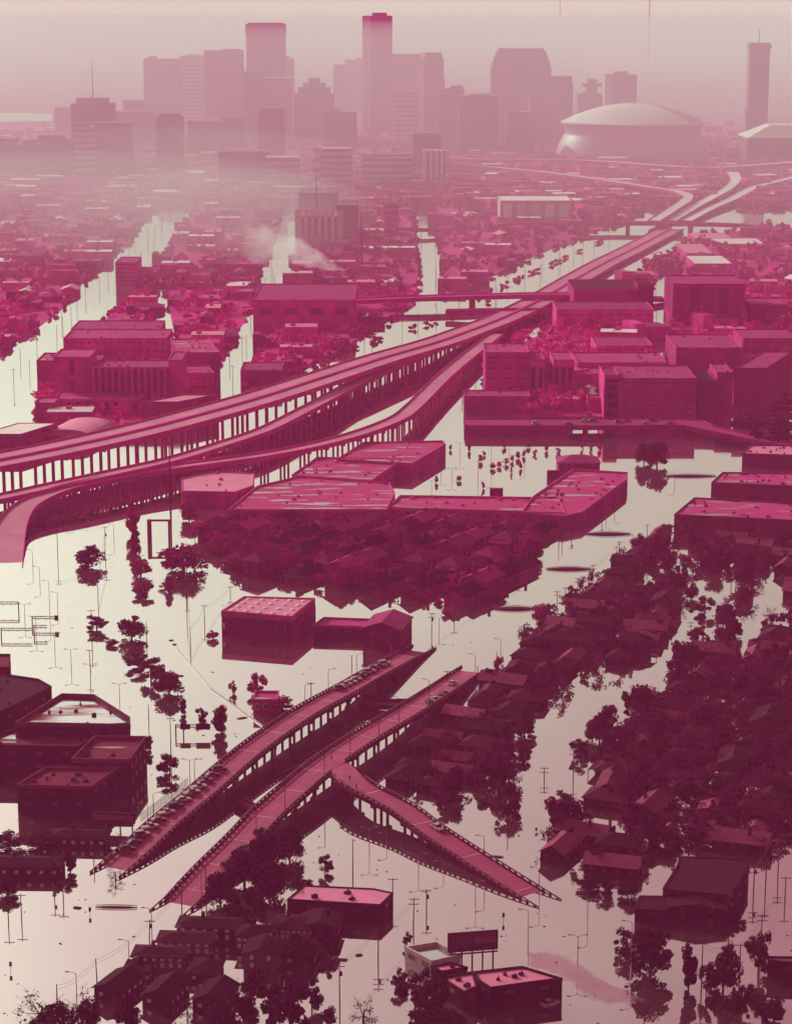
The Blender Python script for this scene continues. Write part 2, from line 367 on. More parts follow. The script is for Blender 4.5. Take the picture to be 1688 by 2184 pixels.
road('V2', 'exit_viaduct', 'middle elevated ramp running under and beside the twin-deck viaduct', 'viaduct',
     [(-120,1085,7,10),(0,1062,8,10),(100,1040,9,10),(230,1012,10,10),(360,983,10,9),(460,953,10,9),(563,918,10,9),(636,882,10,9),(696,851,10,9),(763,815,9.5,9),(840,778,9,9),(930,741,7,9)], TARV, FASC, rail=False, bent=13, cols=3, thick=1.5, pier_r=.6, minh=3)
road('V3', 'curved_viaduct', 'nearest curved elevated ramp bending down into the water at the left edge', 'viaduct',
     [(2,1215,-.6,17),(10,1165,1.6,16),(26,1118,4.0,13),(52,1082,6.5,11),(100,1056,8,10),(160,1037,9,9.5),(290,1010,9,9.5),(360,999,9,9.5),(463,985,9,9.5),(563,971,9,9.5),(663,952,9,9.5),(763,926,9,9.5),(846,894,9,9.5),(883,866,9,9.5),(913,836,8.8,9.5),(950,800,8.5,9.5),(1010,750,7.5,9.5),(1060,712,6.5,9)], TARV, FASC, rail=False, bent=11, cols=3, thick=1.5, pier_r=.55, minh=2.5)
# overpasses that cross the picture
road('O1', 'cross_overpass', 'dark street overpass crossing the expressway in front of the wide dark building', 'overpass',
     [(520,660,1,14),(640,648,4,14),(760,640,7,14),(900,634,8,14),(1040,630,8,14),(1160,628,8,14),(1290,630,7,14),(1420,637,3,14)], FASC, CONCF, rail=False, bent=55, cols=2, thick=2.2, pier_r=1.6, minh=3)
road('O2', 'cross_overpass', 'narrow overpass just nearer than the dark street overpass over the flooded expressway', 'overpass',
     [(950,663,5,9),(1060,661,6,9),(1215,661,5,9)], FASC, CONCF, rail=False, bent=70, cols=2, thick=2.0, pier_r=1.4, minh=3)
road('O3', 'far_overpass', 'far overpass crossing the expressway below the curving interchange ramps', 'overpass',
     [(1080,476,5,14),(1200,474,8,14),(1330,474,8,14),(1480,476,8,14),(1600,480,4,14)], FASC, CONCF, rail=False, bent=60, cols=2, thick=2.5, pier_r=2.2, minh=3)
road('O4', 'far_overpass', 'small far overpass crossing the narrow flooded street in the middle', 'overpass',
     [(840,487,4,10),(905,489,6,10),(980,488,4,10)], FASC, CONCF, rail=False, bent=70, cols=2, thick=2, pier_r=1.4)
road('D1', 'car_deck', 'wide low overpass deck with stray parked cars in front of the long hospital', 'overpass',
     [(990,902,4.8,20),(1126,902,4.8,22),(1300,902,4.8,22),(1455,902,4.8,20),(1500,912,4.5,12),(1620,938,3.4,9),(1700,952,2.6,9)], ROOFR, WALLP, rail=False, bent=14, cols=4, thick=1.8, pier_r=.9)
for i, (lab, pts) in enumerate([
  ('far interchange ramp curving left towards the stadium', [(1395,470,6,10),(1430,448,7,10),(1462,425,8,11),(1452,410,9,11),(1380,398,10,11),(1290,384,10,12),(1180,369,10,13),(1060,357,10,13),(960,350,10,13)]),
  ('far interchange road running straight through under the ramps', [(1430,470,3,10),(1470,446,4,10),(1510,424,5,10),(1550,402,6,10),(1568,382,7,11),(1560,366,7,12)]),
  ('outermost far interchange road on the right', [(1465,470,3,9),(1515,444,4,9),(1560,424,5,10),(1605,400,6,11),(1650,388,7,11),(1720,370,8,12)]),
  ('long far road crossing before the stadium', [(1720,343,11,16),(1600,352,11,15),(1500,357,11,15),(1400,352,11,15),(1250,342,11,15),(1100,340,11,15),(960,338,11,15)])]):
    road('I%d' % i, 'interchange_road', lab, 'road', [(a,b,c,d*1.3) for a,b,c,d in pts], ROOFL, FASC, rail=False, bent=40, cols=2, thick=1.8, pier_r=1.0)
# ------------------------------------------------------------------ builders
_W = {}
def window_mesh(w, h, fm, pm):
    k = (round(w,2), round(h,2), fm.name, pm.name)
    if k not in _W:
        m = MB(); t = min(.14, w*.12, h*.12); a, b = -w/2, w/2
        for x0,x1,z0,z1 in ((a,b,0,t),(a,b,h-t,h),(a,a+t,t,h-t),(b-t,b,t,h-t)): m.box(x0,x1,-.07,.06,z0,z1)
        m.cur = 1; m.quad((a+t,-.015,t),(b-t,-.015,t),(b-t,-.015,h-t),(a+t,-.015,h-t))
        _W[k] = m.mesh('window', [fm, pm])
    return _W[k]
def ccw(poly):
    a = sum(p[0]*q[1]-q[0]*p[1] for p, q in zip(poly, poly[1:]+poly[:1]))
    return poly if a > 0 else poly[::-1]
def inset(poly, d):
    n = len(poly); out = []
    for i in range(n):
        p, c, q = Vector(poly[i-1]), Vector(poly[i]), Vector(poly[(i+1)%n])
        e1 = (c-p).normalized(); e2 = (q-c).normalized()
        n1 = Vector((-e1.y, e1.x)); n2 = Vector((-e2.y, e2.x)); b = n1+n2
        k = b.length_squared
        out.append(tuple(c + b*(2*d/k)) if k > .2 else tuple(c+n1*d))
    return out
def inside(poly, x, y):
    c = False; n = len(poly)
    for i in range(n):
        x1,y1 = poly[i][0],poly[i][1]; x2,y2 = poly[i-1][0],poly[i-1][1]
        if (y1 > y) != (y2 > y) and x < (x2-x1)*(y-y1)/(y2-y1)+x1: c = not c
    return c
def wins(root, poly, h, rows, cols, ww, wh, fm, pm, z0=1.0, edges=None, gap=None, name='window'):
    """rows x cols of windows on every edge that faces the camera"""
    n = len(poly)
    for i in range(n):
        p = Vector(poly[i]); q = Vector(poly[(i+1)%n]); e = q-p; l = e.length
        if l < 3: continue
        nr = Vector((e.y, -e.x))/l; mid = (p+q)/2
        if nr.dot(mid + Vector((root.location.x, root.location.y))) > 0: continue
        if edges is not None and i not in edges: continue
        c = cols if gap is None else max(1, int(l/gap))
        me = window_mesh(ww, wh, fm, pm); a = math.atan2(e.y, e.x)
        for r in range(rows):
            z = z0 + (h-z0)*(r+.5)/rows - wh/2
            for k in range(c):
                t = p + e*((k+.5)/c) + nr*.02
                link(name, me, root, (t.x, t.y, z), a)
def bld(name, label, cat, poly, h, wm, rm, par=.7, pm=None, vents=0, group=None, rows=0, cols=0, gap=None, ww=1.6, wh=1.5, z0=.8, frame=None, pane=None, edges=None, base=-1.5, ventm=None, band=None):
    """flat-roofed building over a world polygon: wall, sunk roof, parapet, windows, roof plant"""
    poly = ccw([(p[0], p[1]) for p in poly])
    cx = sum(p[0] for p in poly)/len(poly); cyy = sum(p[1] for p in poly)/len(poly)
    root = thing(name, label, cat, (cx, cyy, 0), 0, group)
    P = [(x-cx, y-cyy) for x, y in poly]
    m = MB(); m.prism(P, base, h-.02, top=False); m.build('wall', wm, root)
    ins = inset(P, .35)
    m = MB(); m.add([(x,y,h-par*.4) for x,y in inset(P, .05)], [tuple(range(len(P)))]); m.build('roof', rm, root)
    if par:
        m = MB(); n = len(P); o2 = inset(P, -.06)
        for i in range(n):
            j = (i+1)%n
            a0,a1,b0,b1 = o2[i],o2[j],ins[i],ins[j]
            m.quad((*a0,h+par*.6),(*a1,h+par*.6),(*b1,h+par*.6),(*b0,h+par*.6))
            m.quad((*a0,h-.5),(*a1,h-.5),(*a1,h+par*.6),(*a0,h+par*.6)); m.quad((*b1,h-.5),(*b0,h-.5),(*b0,h+par*.6),(*b1,h+par*.6))
        m.build('parapet', pm or wm, root)
    if band:
        m = MB(); o2 = inset(P, -.12); n = len(P)
        for z, t in band:
            for i in range(n):
                j = (i+1)%n; m.quad((*o2[i],z),(*o2[j],z),(*o2[j],z+t),(*o2[i],z+t)); m.quad((*o2[i],z+t),(*o2[j],z+t),(*ins[j],z+t),(*ins[i],z+t))
        m.build('cornice', pm or wm, root)
    if rows: wins(root, P, h, rows, cols, ww, wh, frame or wm, pane or GLASSD, z0, edges, gap)
    rr = random.Random(hash(label) if False else len(label)*31+int(abs(cx)*7)); k = 0; xs = [p[0] for p in P]; ys = [p[1] for p in P]
    for _ in range(vents*20):
        if k >= vents: break
        x, y = rr.uniform(min(xs), max(xs)), rr.uniform(min(ys), max(ys))
        if not inside(inset(P, 1.6), x, y): continue
        k += 1; s = rr.uniform(.3, .85); m = MB(); zz = h-par*.4
        m.box(-s, s, -s*.7, s*.7, zz-.05, zz+rr.uniform(.35, .9)); m.tube((s*.3,0,zz),(s*.3,0,zz+1.1),.12,6)
        v = m.build('roof_unit', ventm or wm, root); v.location = (x, y, 0); v.rotation_euler = (0,0,rr.uniform(0,1.5))
    return root
def roofpoly(px, h): return [(G(x,y,h).x, G(x,y,h).y) for x, y in px]
def front(x0, y0, x1, y1, ytop, depth, skew=0.0):
    """footprint and height of a block whose front foot runs (x0,y0)-(x1,y1) in the picture and whose roof line starts at ytop"""
    a, b = G(x0,y0), G(x1,y1); h = at_dist(x0, ytop, a.y).z
    e = (b-a); e.z = 0; l = e.length; e.normalize(); n = Vector((-e.y, e.x, 0))
    if n.y < 0: n = -n
    d = n*depth + e*skew
    return [(a.x,a.y),(b.x,b.y),(b.x+d.x,b.y+d.y),(a.x+d.x,a.y+d.y)], h
def fb(name, label, cat, x0, x1, ytop, yb, depth, wm, rm, yb1=None, skew=0.0, **k):
    p, h = front(x0, yb, x1, yb if yb1 is None else yb1, ytop, depth, skew)
    return bld(name, label, cat, p, h, wm, rm, **k)
# ---- prototypes that are stamped: (name, mesh, loc, rz, [sub parts])
def stamp(proto, name, label, cat, loc, rz=0.0, sc=None, group=None, skip=()):
    root = thing(name, label, cat, loc, rz, group)
    if sc is not None: root.scale = sc if isinstance(sc, (tuple, list)) else (sc, sc, sc)
    for nm, me, l, a, subs in proto:
        if nm in skip: continue
        o = link(nm, me, root, l, a)
        for n2, m2, l2, a2 in subs: link(n2, m2, o, l2, a2)
    return root
def house_proto(w, l, hw, hr, kind, wm, rm, fm, pm, seed=0, porch=False, chim=False, wn=3, dorm=False):
    """w across x, l along y; gable ridge along y, or hipped"""
    r = random.Random(seed); P = []
    m = MB(); m.box(-w/2, w/2, -l/2, l/2, -1.5, hw)
    if kind == 'gable':
        for y in (-l/2, l/2): m.quad((-w/2,y,hw),(w/2,y,hw),(0,y,hw+hr*.96))
    P.append(('wall', m.mesh('wall', wm), (0,0,0), 0, []))
    m = MB(); o = .55; t = .18; W, L = w/2+o, l/2+o; zb = hw-.12
    if kind == 'gable':
        for s in (-1, 1):
            a = [(s*W,-L,zb),(s*W,L,zb),(0,L,hw+hr),(0,-L,hw+hr)]; b = [(x,y,z-t) for x,y,z in a]
            m.add(a+b, [(0,1,2,3),(7,6,5,4),(0,4,5,1),(1,5,6,2),(3,2,6,7),(0,3,7,4)])
    elif kind == 'hip':
        k = max(0.0, L-W*.95); a = [(-W,-L,zb),(W,-L,zb),(W,L,zb),(-W,L,zb),(0,-k,hw+hr),(0,k,hw+hr)]
        b = [(x,y,z-t) for x,y,z in a[:4]]
        m.add(a+b, [(0,1,4),(1,2,5,4),(2,3,5),(3,0,4,5),(0,6,7,1),(1,7,8,2),(2,8,9,3),(3,9,6,0),(9,8,7,6)])
    else: m.box(-W+.3, W-.3, -L+.3, L-.3, hw, hw+.35)
    subs = []
    if chim:
        c = MB(); c.box(-.4,.4,-.4,.4,0,hr*.7+1.1); subs.append(('chimney', c.mesh('chimney', wm), (w*.18, l*.15, hw+hr*.35), 0))
    if dorm:
        c = MB(); c.box(-.9,.9,-.9,1.6,0,1.3); c.quad((-1.1,-1.1,1.25),(0,-1.1,1.9),(0,1.8,1.9),(-1.1,1.8,1.25)); c.quad((0,-1.1,1.9),(1.1,-1.1,1.25),(1.1,1.8,1.25),(0,1.8,1.9)); c.quad((-.9,-.9,1.3),(.9,-.9,1.3),(0,-.9,1.85))
        subs.append(('dormer', c.mesh('dormer', wm), (0, -l*.36, hw+hr*.45), 0))
    P.append(('roof', m.mesh('roof', rm), (0,0,0), 0, subs))
    ww, wh = (1.25, 1.15) if hw < 3.5 else (1.2, 1.5)
    floors = [max(.35, hw*.5-wh*.45)] if hw < 3.8 else [.9, hw*.5+.55]
    me = window_mesh(ww, wh, fm, pm)
    for z in floors:
        for s in (-1, 1):
            for k in range(wn):
                P.append(('window', me, (s*(w/2+.02), (k+.5)/wn*l-l/2, z), R(90)*s, []))
            for k in range(2):
                if k == 1 and s == -1 and z == floors[0]: continue
                P.append(('window', me, ((k-.5)*w*.5, s*(l/2+.02), z), 0 if s < 0 else math.pi, []))
    d = MB(); d.box(-.55,.55,-.06,.05,-1,1.35); P.append(('door', d.mesh('door', fm), (w*.25, -l/2-.03, 0), 0, []))
    if porch:
        m = MB(); m.add([(-w/2,-l/2,hw-.25),(w/2,-l/2,hw-.25),(w/2,-l/2-2.4,hw-.75),(-w/2,-l/2-2.4,hw-.75)], [(0,3,2,1)]); m.box(-w/2,w/2,-l/2-2.45,-l/2-2.3,hw-1.0,hw-.74)
        P.append(('porch_roof', m.mesh('porch_roof', rm), (0,0,0), 0, []))
        for x in (-w/2+.2, w/2-.2):
            c = MB(); c.tube((x,-l/2-2.2,-1.2),(x,-l/2-2.2,hw-.7),.12,6); P.append(('porch_post', c.mesh('porch_post', fm), (0,0,0), 0, []))
    return P
# ---- trees
def crown_mesh(name, kind, seed, n, leaf, m, H=8.0, Rr=3.6):
    r = random.Random(seed); lobes = []
    zc = {'round': .43, 'tall': .47, 'ragged': .47, 'bush': .38}[kind]*H
    sx, sz = {'round': (Rr*.8, H*.43), 'tall': (Rr*.52, H*.47), 'ragged': (Rr*.85, H*.38), 'bush': (Rr*.95, H*.40)}[kind]
    for k in range({'round': 20, 'tall': 17, 'ragged': 19, 'bush': 15}[kind]):
        while True:
            v = Vector((r.uniform(-1,1), r.uniform(-1,1), r.uniform(-1,1)))
            if .15 < v.length < 1: break
        v *= .92 if kind != 'ragged' else 1.2
        lobes.append((Vector((v.x*sx, v.y*sx, zc+v.z*sz)), r.choice((.24,.34,.42,.5))*Rr*(.8 if kind in ('ragged','tall') else 1)))
    vs = []; fs = []
    for i in range(n):
        c, rad = lobes[r.randrange(len(lobes))]
        d = Vector((r.gauss(0,1), r.gauss(0,1), r.gauss(0,1)))
        d = d.normalized()*rad*(r.random()**.38)*r.uniform(.9, 1.12); d.z *= .8
        p = c+d; a = Vector((r.gauss(0,1), r.gauss(0,1), r.gauss(0,.7))).normalized(); b = a.orthogonal().normalized(); w = a.cross(b)
        s = leaf*r.uniform(.6, 1.35); q = r.uniform(.5,.9)
        k = len(vs); vs += [p-b*s-w*s*q*.4, p+w*s*q, p+b*s*1.1+w*s*.1, p-w*s*q*.8]; fs.append((k,k+1,k+2,k+3))
    me = bpy.data.meshes.new(name); me.from_pydata(vs, [], fs); me.materials.append(m); me.update()
    return me, lobes
def trunk_mesh(lobes, m, seed, H=8.0, rad=.22, twigs=0):
    r = random.Random(seed); b = MB(); top = Vector((r.uniform(-.3,.3), r.uniform(-.3,.3), H*.62))
    mid = Vector((r.uniform(-.25,.25), r.uniform(-.25,.25), H*.3))
    b.tube((0,0,-2), mid, rad*1.2, 7, rad); b.tube(mid, top, rad, 6, rad*.45)
    for c, q in lobes[:9]:
        s = mid.lerp(top, r.uniform(.1,.9)); k = s.lerp(c, .5)+Vector((0,0,-.2)); b.tube(s, k, rad*.5, 5, rad*.32, False); b.tube(k, c, rad*.32, 4, rad*.1, False)
        for _ in range(twigs):
            d = Vector((r.gauss(0,1), r.gauss(0,1), r.gauss(.4,.8))).normalized()*q*r.uniform(.8,1.6); e = c+d
            b.tube(k.lerp(c, r.uniform(.3,1)), e, rad*.16, 3, rad*.05, False)
            for _ in range(2): b.tube(c.lerp(e, .6), e+Vector((r.gauss(0,.5), r.gauss(0,.5), r.gauss(.2,.4))), rad*.09, 3, rad*.03, False)
    return b.mesh('trunk', m)
TREES = {}
def tree_set(zone, lm, bm, n, leaf):
    out = {}
    for i, kind in enumerate(('round','tall','ragged','round','bush','ragged','tall','ragged','round','tall')):
        me, lo = crown_mesh('crown', kind, 100+i*7, n if kind != 'ragged' else int(n*.85), leaf, lm)
        out.setdefault(kind, []).append([('trunk', trunk_mesh(lo, bm, 40+i, twigs=3), (0,0,0), 0, []), ('crown', me, (0,0,0), 0, [])])
    me, lo = crown_mesh('crown', 'ragged', 991, int(n*.10), leaf*.8, lm)
    out['bare'] = [[('trunk', trunk_mesh(lo, bm, 77, twigs=9), (0,0,0), 0, []), ('crown', me, (0,0,0), 0, [])]]
    TREES[zone] = out
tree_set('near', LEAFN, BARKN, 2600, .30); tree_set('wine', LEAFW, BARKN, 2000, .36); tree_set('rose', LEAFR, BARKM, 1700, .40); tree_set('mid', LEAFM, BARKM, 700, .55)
def tree(zone, kind, p, h, w=None, label='', group=None, name='tree', rnd=random):
    pr = rnd.choice(TREES[zone][kind]); s = h/8.0; sw = (w/7.2 if w else s*rnd.uniform(.85,1.15))
    return stamp(pr, name, label, 'tree', (p.x, p.y, 0), rnd.uniform(0, 6.28), (sw, sw, s), group)
def tree_px(zone, kind, x, ytop, ybase, wpx, label, group=None, name='tree'):
    p = G(x, ybase); h = at_dist(x, ytop, p.y).z; sc = (G(x+1, ybase)-p).length
    return tree(zone, kind, p, h, wpx*sc, label, group, name)
# ---- poles and signs
def light(x, ytop, ybase, label, arms=1, side=1, mt=None, z=0.0, group='street lights standing in the flood', rz=None):
    p = G(x, ybase, z); h = max(3.0, at_dist(x, ytop, p.y).z - z); mt = mt or STEEL
    root = thing('street_light', label, 'street light', (p.x, p.y, z), 0.0 if rz is None else rz, group)
    m = MB(); m.tube((0,0,-1.5 if z == 0 else 0), (0,0,h), .13, 6, .08); m.build('pole', mt, root)
    for s in ((side,) if arms == 1 else (-1, 1)):
        m = MB(); m.tube((0,0,h-.1), (s*.9,0,h+.35), .06, 5); m.tube((s*.9,0,h+.35), (s*2.0,0,h+.45), .055, 5); a = m.build('arm', mt, root)
        m = MB(); m.box(s*2.0-.42, s*2.0+.42, -.16, .16, h+.36, h+.54); m.build('lamp', mt, root)
    return root
def utility(x, ytop, ybase, label, arms=1, box=False, lean=0.0, mt=None, group='utility poles standing in the flood', dx=None, rz=0.0):
    p = G(x, ybase); h = max(3.5, at_dist(x, ytop, p.y).z); mt = mt or WOOD
    root = thing('utility_pole', label, 'utility pole', (p.x, p.y, 0), rz, group)
    lx = lean*h; m = MB(); m.tube((-lx*.1,0,-1.5), (lx,0,h), .17, 6, .11); m.build('pole', mt, root)
    for k in range(arms):
        z = h - .5 - 1.3*k; f = z/h; m = MB(); m.bar((lx*f-1.25,.16,z), (lx*f+1.25,.16,z), .12, .14)
        for u in (-1.1,-.6,.6,1.1): m.tube((lx*f+u,.16,z+.07), (lx*f+u,.16,z+.28), .05, 5)
        m.build('crossarm', mt, root)
    if box:
        z = h*.68; m = MB(); m.tube((lx*.68+.35,-.1,z-.5), (lx*.68+.35,-.1,z+.5), .3, 8); m.build('transformer', mt, root)
    root['_top'] = 0; del root['_top']
    return root, Vector((p.x+lx, p.y, h-.3))
def wires(label, pts, sag=1.2, n=2):
    m = MB()
    o = pts[0]; root_off = Vector((o.x, o.y, 0))
    for a, b in zip(pts, pts[1:]):
        for k in range(n):
            off = Vector((0,0,-.9*k)); prev = None
            for i in range(9):
                t = i/8; q = a.lerp(b, t)+off-root_off; q.z -= sag*4*t*(1-t)
                if prev is not None: m.tube(prev, q, .035, 3, cap=False)
                prev = q
    w = m.build('power_line', WIRE); w.location = root_off
    return tag(w, label, 'power line')
# ---- cars
def car_proto(kind, paint):
    prof = {'sedan': [(-2.2,.35),(2.2,.35),(2.25,.75),(1.2,.92),(-1.5,.95),(-2.25,.85)], 'suv': [(-2.2,.4),(2.2,.4),(2.25,.9),(1.2,1.05),(-2.15,1.1),(-2.25,.95)], 'pickup': [(-2.6,.45),(2.4,.45),(2.45,.95),(1.3,1.08),(-.3,1.08),(-.35,1.0),(-2.6,1.0)]}[kind]
    cab = {'sedan': [(-1.6,.93),(1.15,.9),(.35,1.42),(-.95,1.42)], 'suv': [(-2.1,1.08),(1.15,1.03),(.5,1.75),(-1.85,1.75)], 'pickup': [(-.35,1.06),(1.25,1.06),(.6,1.75),(-.2,1.75)]}[kind]
    def ext(pf, hw, hw2=None):
        m = MB(); n = len(pf); ys = (hw, hw2 or hw); zmax = max(z for x, z in pf)
        vs = [(x, -(hw2 if hw2 and z == zmax else hw), z) for x, z in pf] + [(x, (hw2 if hw2 and z == zmax else hw), z) for x, z in pf]
        m.add(vs, [(i,(i+1)%n,n+(i+1)%n,n+i) for i in range(n)] + [tuple(range(n-1,-1,-1)), tuple(range(n,2*n))]); return m
    P = [('body', ext(prof, .88).mesh('body', paint), (0,0,0), 0, []), ('cabin', ext(cab, .80, .64).mesh('cabin', CABIN), (0,0,0), 0, [])]
    t = MB(); zt = cab[2][1]; t.box(cab[3][0], cab[2][0], -.65, .65, zt-.01, zt+.05); P.append(('roof', t.mesh('roof', paint), (0,0,0), 0, []))
    wm = MB(); wm.tube((0,-.11,0),(0,.11,0),.34,10); wme = wm.mesh('wheel', TYRE)
    for x in (-1.35, 1.4):
        for y in (-.82, .82): P.append(('wheel', wme, (x, y, .34), 0, []))
    hl = MB(); hl.box(-.03,.03,-.18,.18,-.09,.09); hm = hl.mesh('headlight', TRIMN)
    for y in (-.6,.6): P.append(('headlight', hm, (prof[2][0]-.01, y, .68), 0, []))
    return P
CARS = {(k, c): car_proto(k, m) for k in ('sedan','suv','pickup') for c, m in (('dark',CARD),('pale',CARL),('wine',CARR))}
# ------------------------------------------------------------------ near ground: buildings standing in the flood
_TX = (0, 563, 1126); _TY = (0, 366.8, 733.5, 1100.3, 1450, 1816.8)
def T(r, c, *pts): return [(_TX[c]+x*.3335, _TY[r]+y*.3335) for x, y in pts]
NW = dict(frame=TRIMN, pane=PANEW)
# brick complex at the left edge
bld('warehouse', 'big dark shed with a long eave at the left edge behind the brick complex', 'warehouse', roofpoly([(-70,1530),(0,1520),(110,1466),(82,1450),(0,1438),(-70,1440)], 8.5), 8.5, BRICKN, ROOFD, vents=3, rows=1, gap=9, ww=2, wh=1.2, z0=3)
bld('brick_building', 'small dark block cut by the left edge beyond the long-eaved shed', 'building', roofpoly([(-40,1425),(22,1425),(22,1397),(-40,1397)], 6), 6, BRICKN, ROOFN, rows=1, gap=4, **NW)
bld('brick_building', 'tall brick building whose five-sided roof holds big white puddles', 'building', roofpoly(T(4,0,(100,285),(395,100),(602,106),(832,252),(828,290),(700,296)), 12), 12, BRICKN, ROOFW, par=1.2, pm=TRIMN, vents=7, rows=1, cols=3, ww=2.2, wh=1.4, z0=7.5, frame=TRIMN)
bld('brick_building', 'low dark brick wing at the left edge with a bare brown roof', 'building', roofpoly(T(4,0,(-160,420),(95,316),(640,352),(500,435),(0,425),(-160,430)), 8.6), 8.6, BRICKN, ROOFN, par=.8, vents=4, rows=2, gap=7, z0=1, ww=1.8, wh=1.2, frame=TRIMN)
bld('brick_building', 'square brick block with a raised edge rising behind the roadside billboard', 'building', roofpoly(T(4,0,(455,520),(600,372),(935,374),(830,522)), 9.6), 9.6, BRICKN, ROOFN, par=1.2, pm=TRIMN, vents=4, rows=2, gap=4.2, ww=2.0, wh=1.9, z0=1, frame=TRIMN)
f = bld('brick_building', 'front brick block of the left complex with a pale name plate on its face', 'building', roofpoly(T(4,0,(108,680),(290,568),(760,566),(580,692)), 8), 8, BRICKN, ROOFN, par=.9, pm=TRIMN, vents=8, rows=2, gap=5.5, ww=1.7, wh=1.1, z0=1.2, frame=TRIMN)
q = at_dist(110, 1450+775*.3335, f.location.y-9)
s = MB(); a, b = G(*T(4,0,(285,830))[0]), G(*T(4,0,(378,832))[0]); s.bar(a+Vector((0,-.05,4.0)), b+Vector((0,-.05,4.0)), .3, 1.5)
sp = s.build('name_plate', PANEW, f); sp.location = (-f.location.x, -f.location.y, 0)
# roadside billboard in front of it
def billboard(name, label, x0, x1, ytop, ybot, yb0, yb1, nposts, face, post, lines=(), frame=None):
    a, b = G(x0, yb0), G(x1, yb1); zt = at_dist(x0, ytop, a.y).z; zb = at_dist(x0, ybot, a.y).z
    c = (a+b)/2; root = thing(name, label, 'billboard', (c.x, c.y, 0)); e = b-a; root.rotation_euler = (0,0,math.atan2(e.y, e.x)); l = e.length/2
    m = MB(); m.box(-l, l, 0, .45, zb, zt); m.build('panel', face, root)
    m = MB()
    for u, v, w, h in ((-l,l,zb-.18,zb),(-l,l,zt,zt+.18)): m.box(u, v, -.12, .57, w, h)
    for u in (-l-.18, l): m.box(u, u+.18, -.12, .57, zb-.18, zt+.18)
    m.build('frame', frame or post, root)
    for k in range(nposts):
        x = -l*.86 + 1.72*l*k/max(1, nposts-1); m = MB(); m.tube((x,.75,-1.5),(x,.75,zt-.3),.2,7); m.build('post', post, root)
    m = MB(); m.box(-l, l, -.9, -.15, zb-.5, zb-.42); m.build('catwalk', post, root)
    for (u0,u1,v0,v1,mt) in lines:
        m = MB(); m.box(-l+2*l*u0, -l+2*l*u1, -.05, -.01, zb+(zt-zb)*v0, zb+(zt-zb)*v1); m.build('print', mt, root)
    return root
SIGNF = mat('billboard_face', (0.10, 0.016, 0.035), 0.5, 0.4, 0.8)
SIGNP = mat('billboard_print', (0.22, 0.05, 0.09), 0.5, 0.6, 2.5)
billboard('billboard', 'faded roadside billboard between the brick complex and the left ramp', 198, 287, 1733, 1752, 1768, 1772, 4, SIGNF, BRICKN, [(.05,.78,.25,.75,SIGNP),(.8,.88,.1,.9,SIGNP),(.9,.97,.2,.8,SIGNP)])
billboard('billboard', 'big dark billboard on five posts above the shop roofs at bottom', 956, 1059, 1994, 2031, 2074, 2066, 5, SIGNF, BRICKN, [(.54,.66,.35,.72,SIGNP),(.67,.74,.35,.72,SIGNP),(.75,.86,.35,.72,SIGNP),(.87,.97,.35,.72,SIGNP),(.06,.45,.2,.8,mat('billboard_pattern',(.12,.02,.045),.5,.5,1.5))])
# boxy white-roofed office
p = roofpoly([(472,1304),(622,1316),(671,1277),(520,1273)], 8.8)
ob = bld('office_building', 'boxy two-storey office with rows of dome skylights and a finned side', 'building', p, 8.8, BRICKW, ROOFP, par=.5, pm=TRIMM, band=[(7.0,1.9)], rows=0)
cx, cyy = ob.location.x, ob.location.y; P = [Vector((x-cx, y-cyy)) for x, y in p]
sk = MB(); sk.lathe([(.95,0),(.9,.25),(.62,.5),(.2,.62)], 12); skm = sk.mesh('skylight', WHITE)
for i in range(4):
    for j in range(5):
        u = (j+.6)/5.2; v = (i+.55)/4.1; q = (P[0]*(1-u)+P[1]*u)*(1-v)+(P[3]*(1-u)+P[2]*u)*v; link('skylight', skm, ob, (q.x, q.y, 8.55))
for j in range(9):
    q = P[1].lerp(P[2], (j+.5)/9); e = (P[2]-P[1]).normalized(); m = MB(); m.box(-.22,.22,-.7,.0,-1.5,7.1); link('fin', m.mesh('fin', TRIMM), ob, (q.x, q.y, 0), math.atan2(e.y, e.x))
for u, z, w, h in ((.47,3.6,3.4,3.0),(.03,2.3,1.0,2.4),(.78,2.6,.25,4.6),(.9,2.6,.25,4.6)):
    q = P[0].lerp(P[1], u); e = P[1]-P[0]; link('window', window_mesh(w, h, TRIMM if w > .5 else BRICKW, GLASSD if w > 2 else PANEW), ob, (q.x, q.y-.05, z), math.atan2(e.y, e.x))
# brick hall with gable and its low wing
bld('low_wing', 'low flat wing with a band of windows left of the gabled hall', 'building', roofpoly([(668,1334),(786,1338),(800,1322),(690,1318)], 4.2), 4.2, BRICKW, ROOFR, pm=TRIMM, rows=1, gap=4.5, ww=2.6, wh=1.1, z0=1.4, frame=TRIMM)
g0, g1 = G(786,1380), G(866,1386); e = g1-g0
hp = house_proto(e.length, 17, 7.2, 2.4, 'gable', BRICKW, ROOFR, TRIMM, GLASSD, 3, wn=4)
stamp(hp, 'gabled_hall', 'tall dark gabled hall standing where the left ramp ends', 'building', ((g0.x+g1.x)/2, (g0.y+g1.y)/2+8.5, 0), R(-14))
# pink-roofed warehouse at the bottom
bld('warehouse', 'long low warehouse with a plain bright pink roof beside the bottom trees', 'warehouse', roofpoly([(612,1919),(648,1889),(796,1896),(838,1905),(811,1931)], 4.6), 4.6, BRICKN, ROOFP, par=.25, vents=3, ventm=ROOFD, rows=1, gap=8, ww=2.2, wh=1.2, z0=1.5, frame=TRIMN)
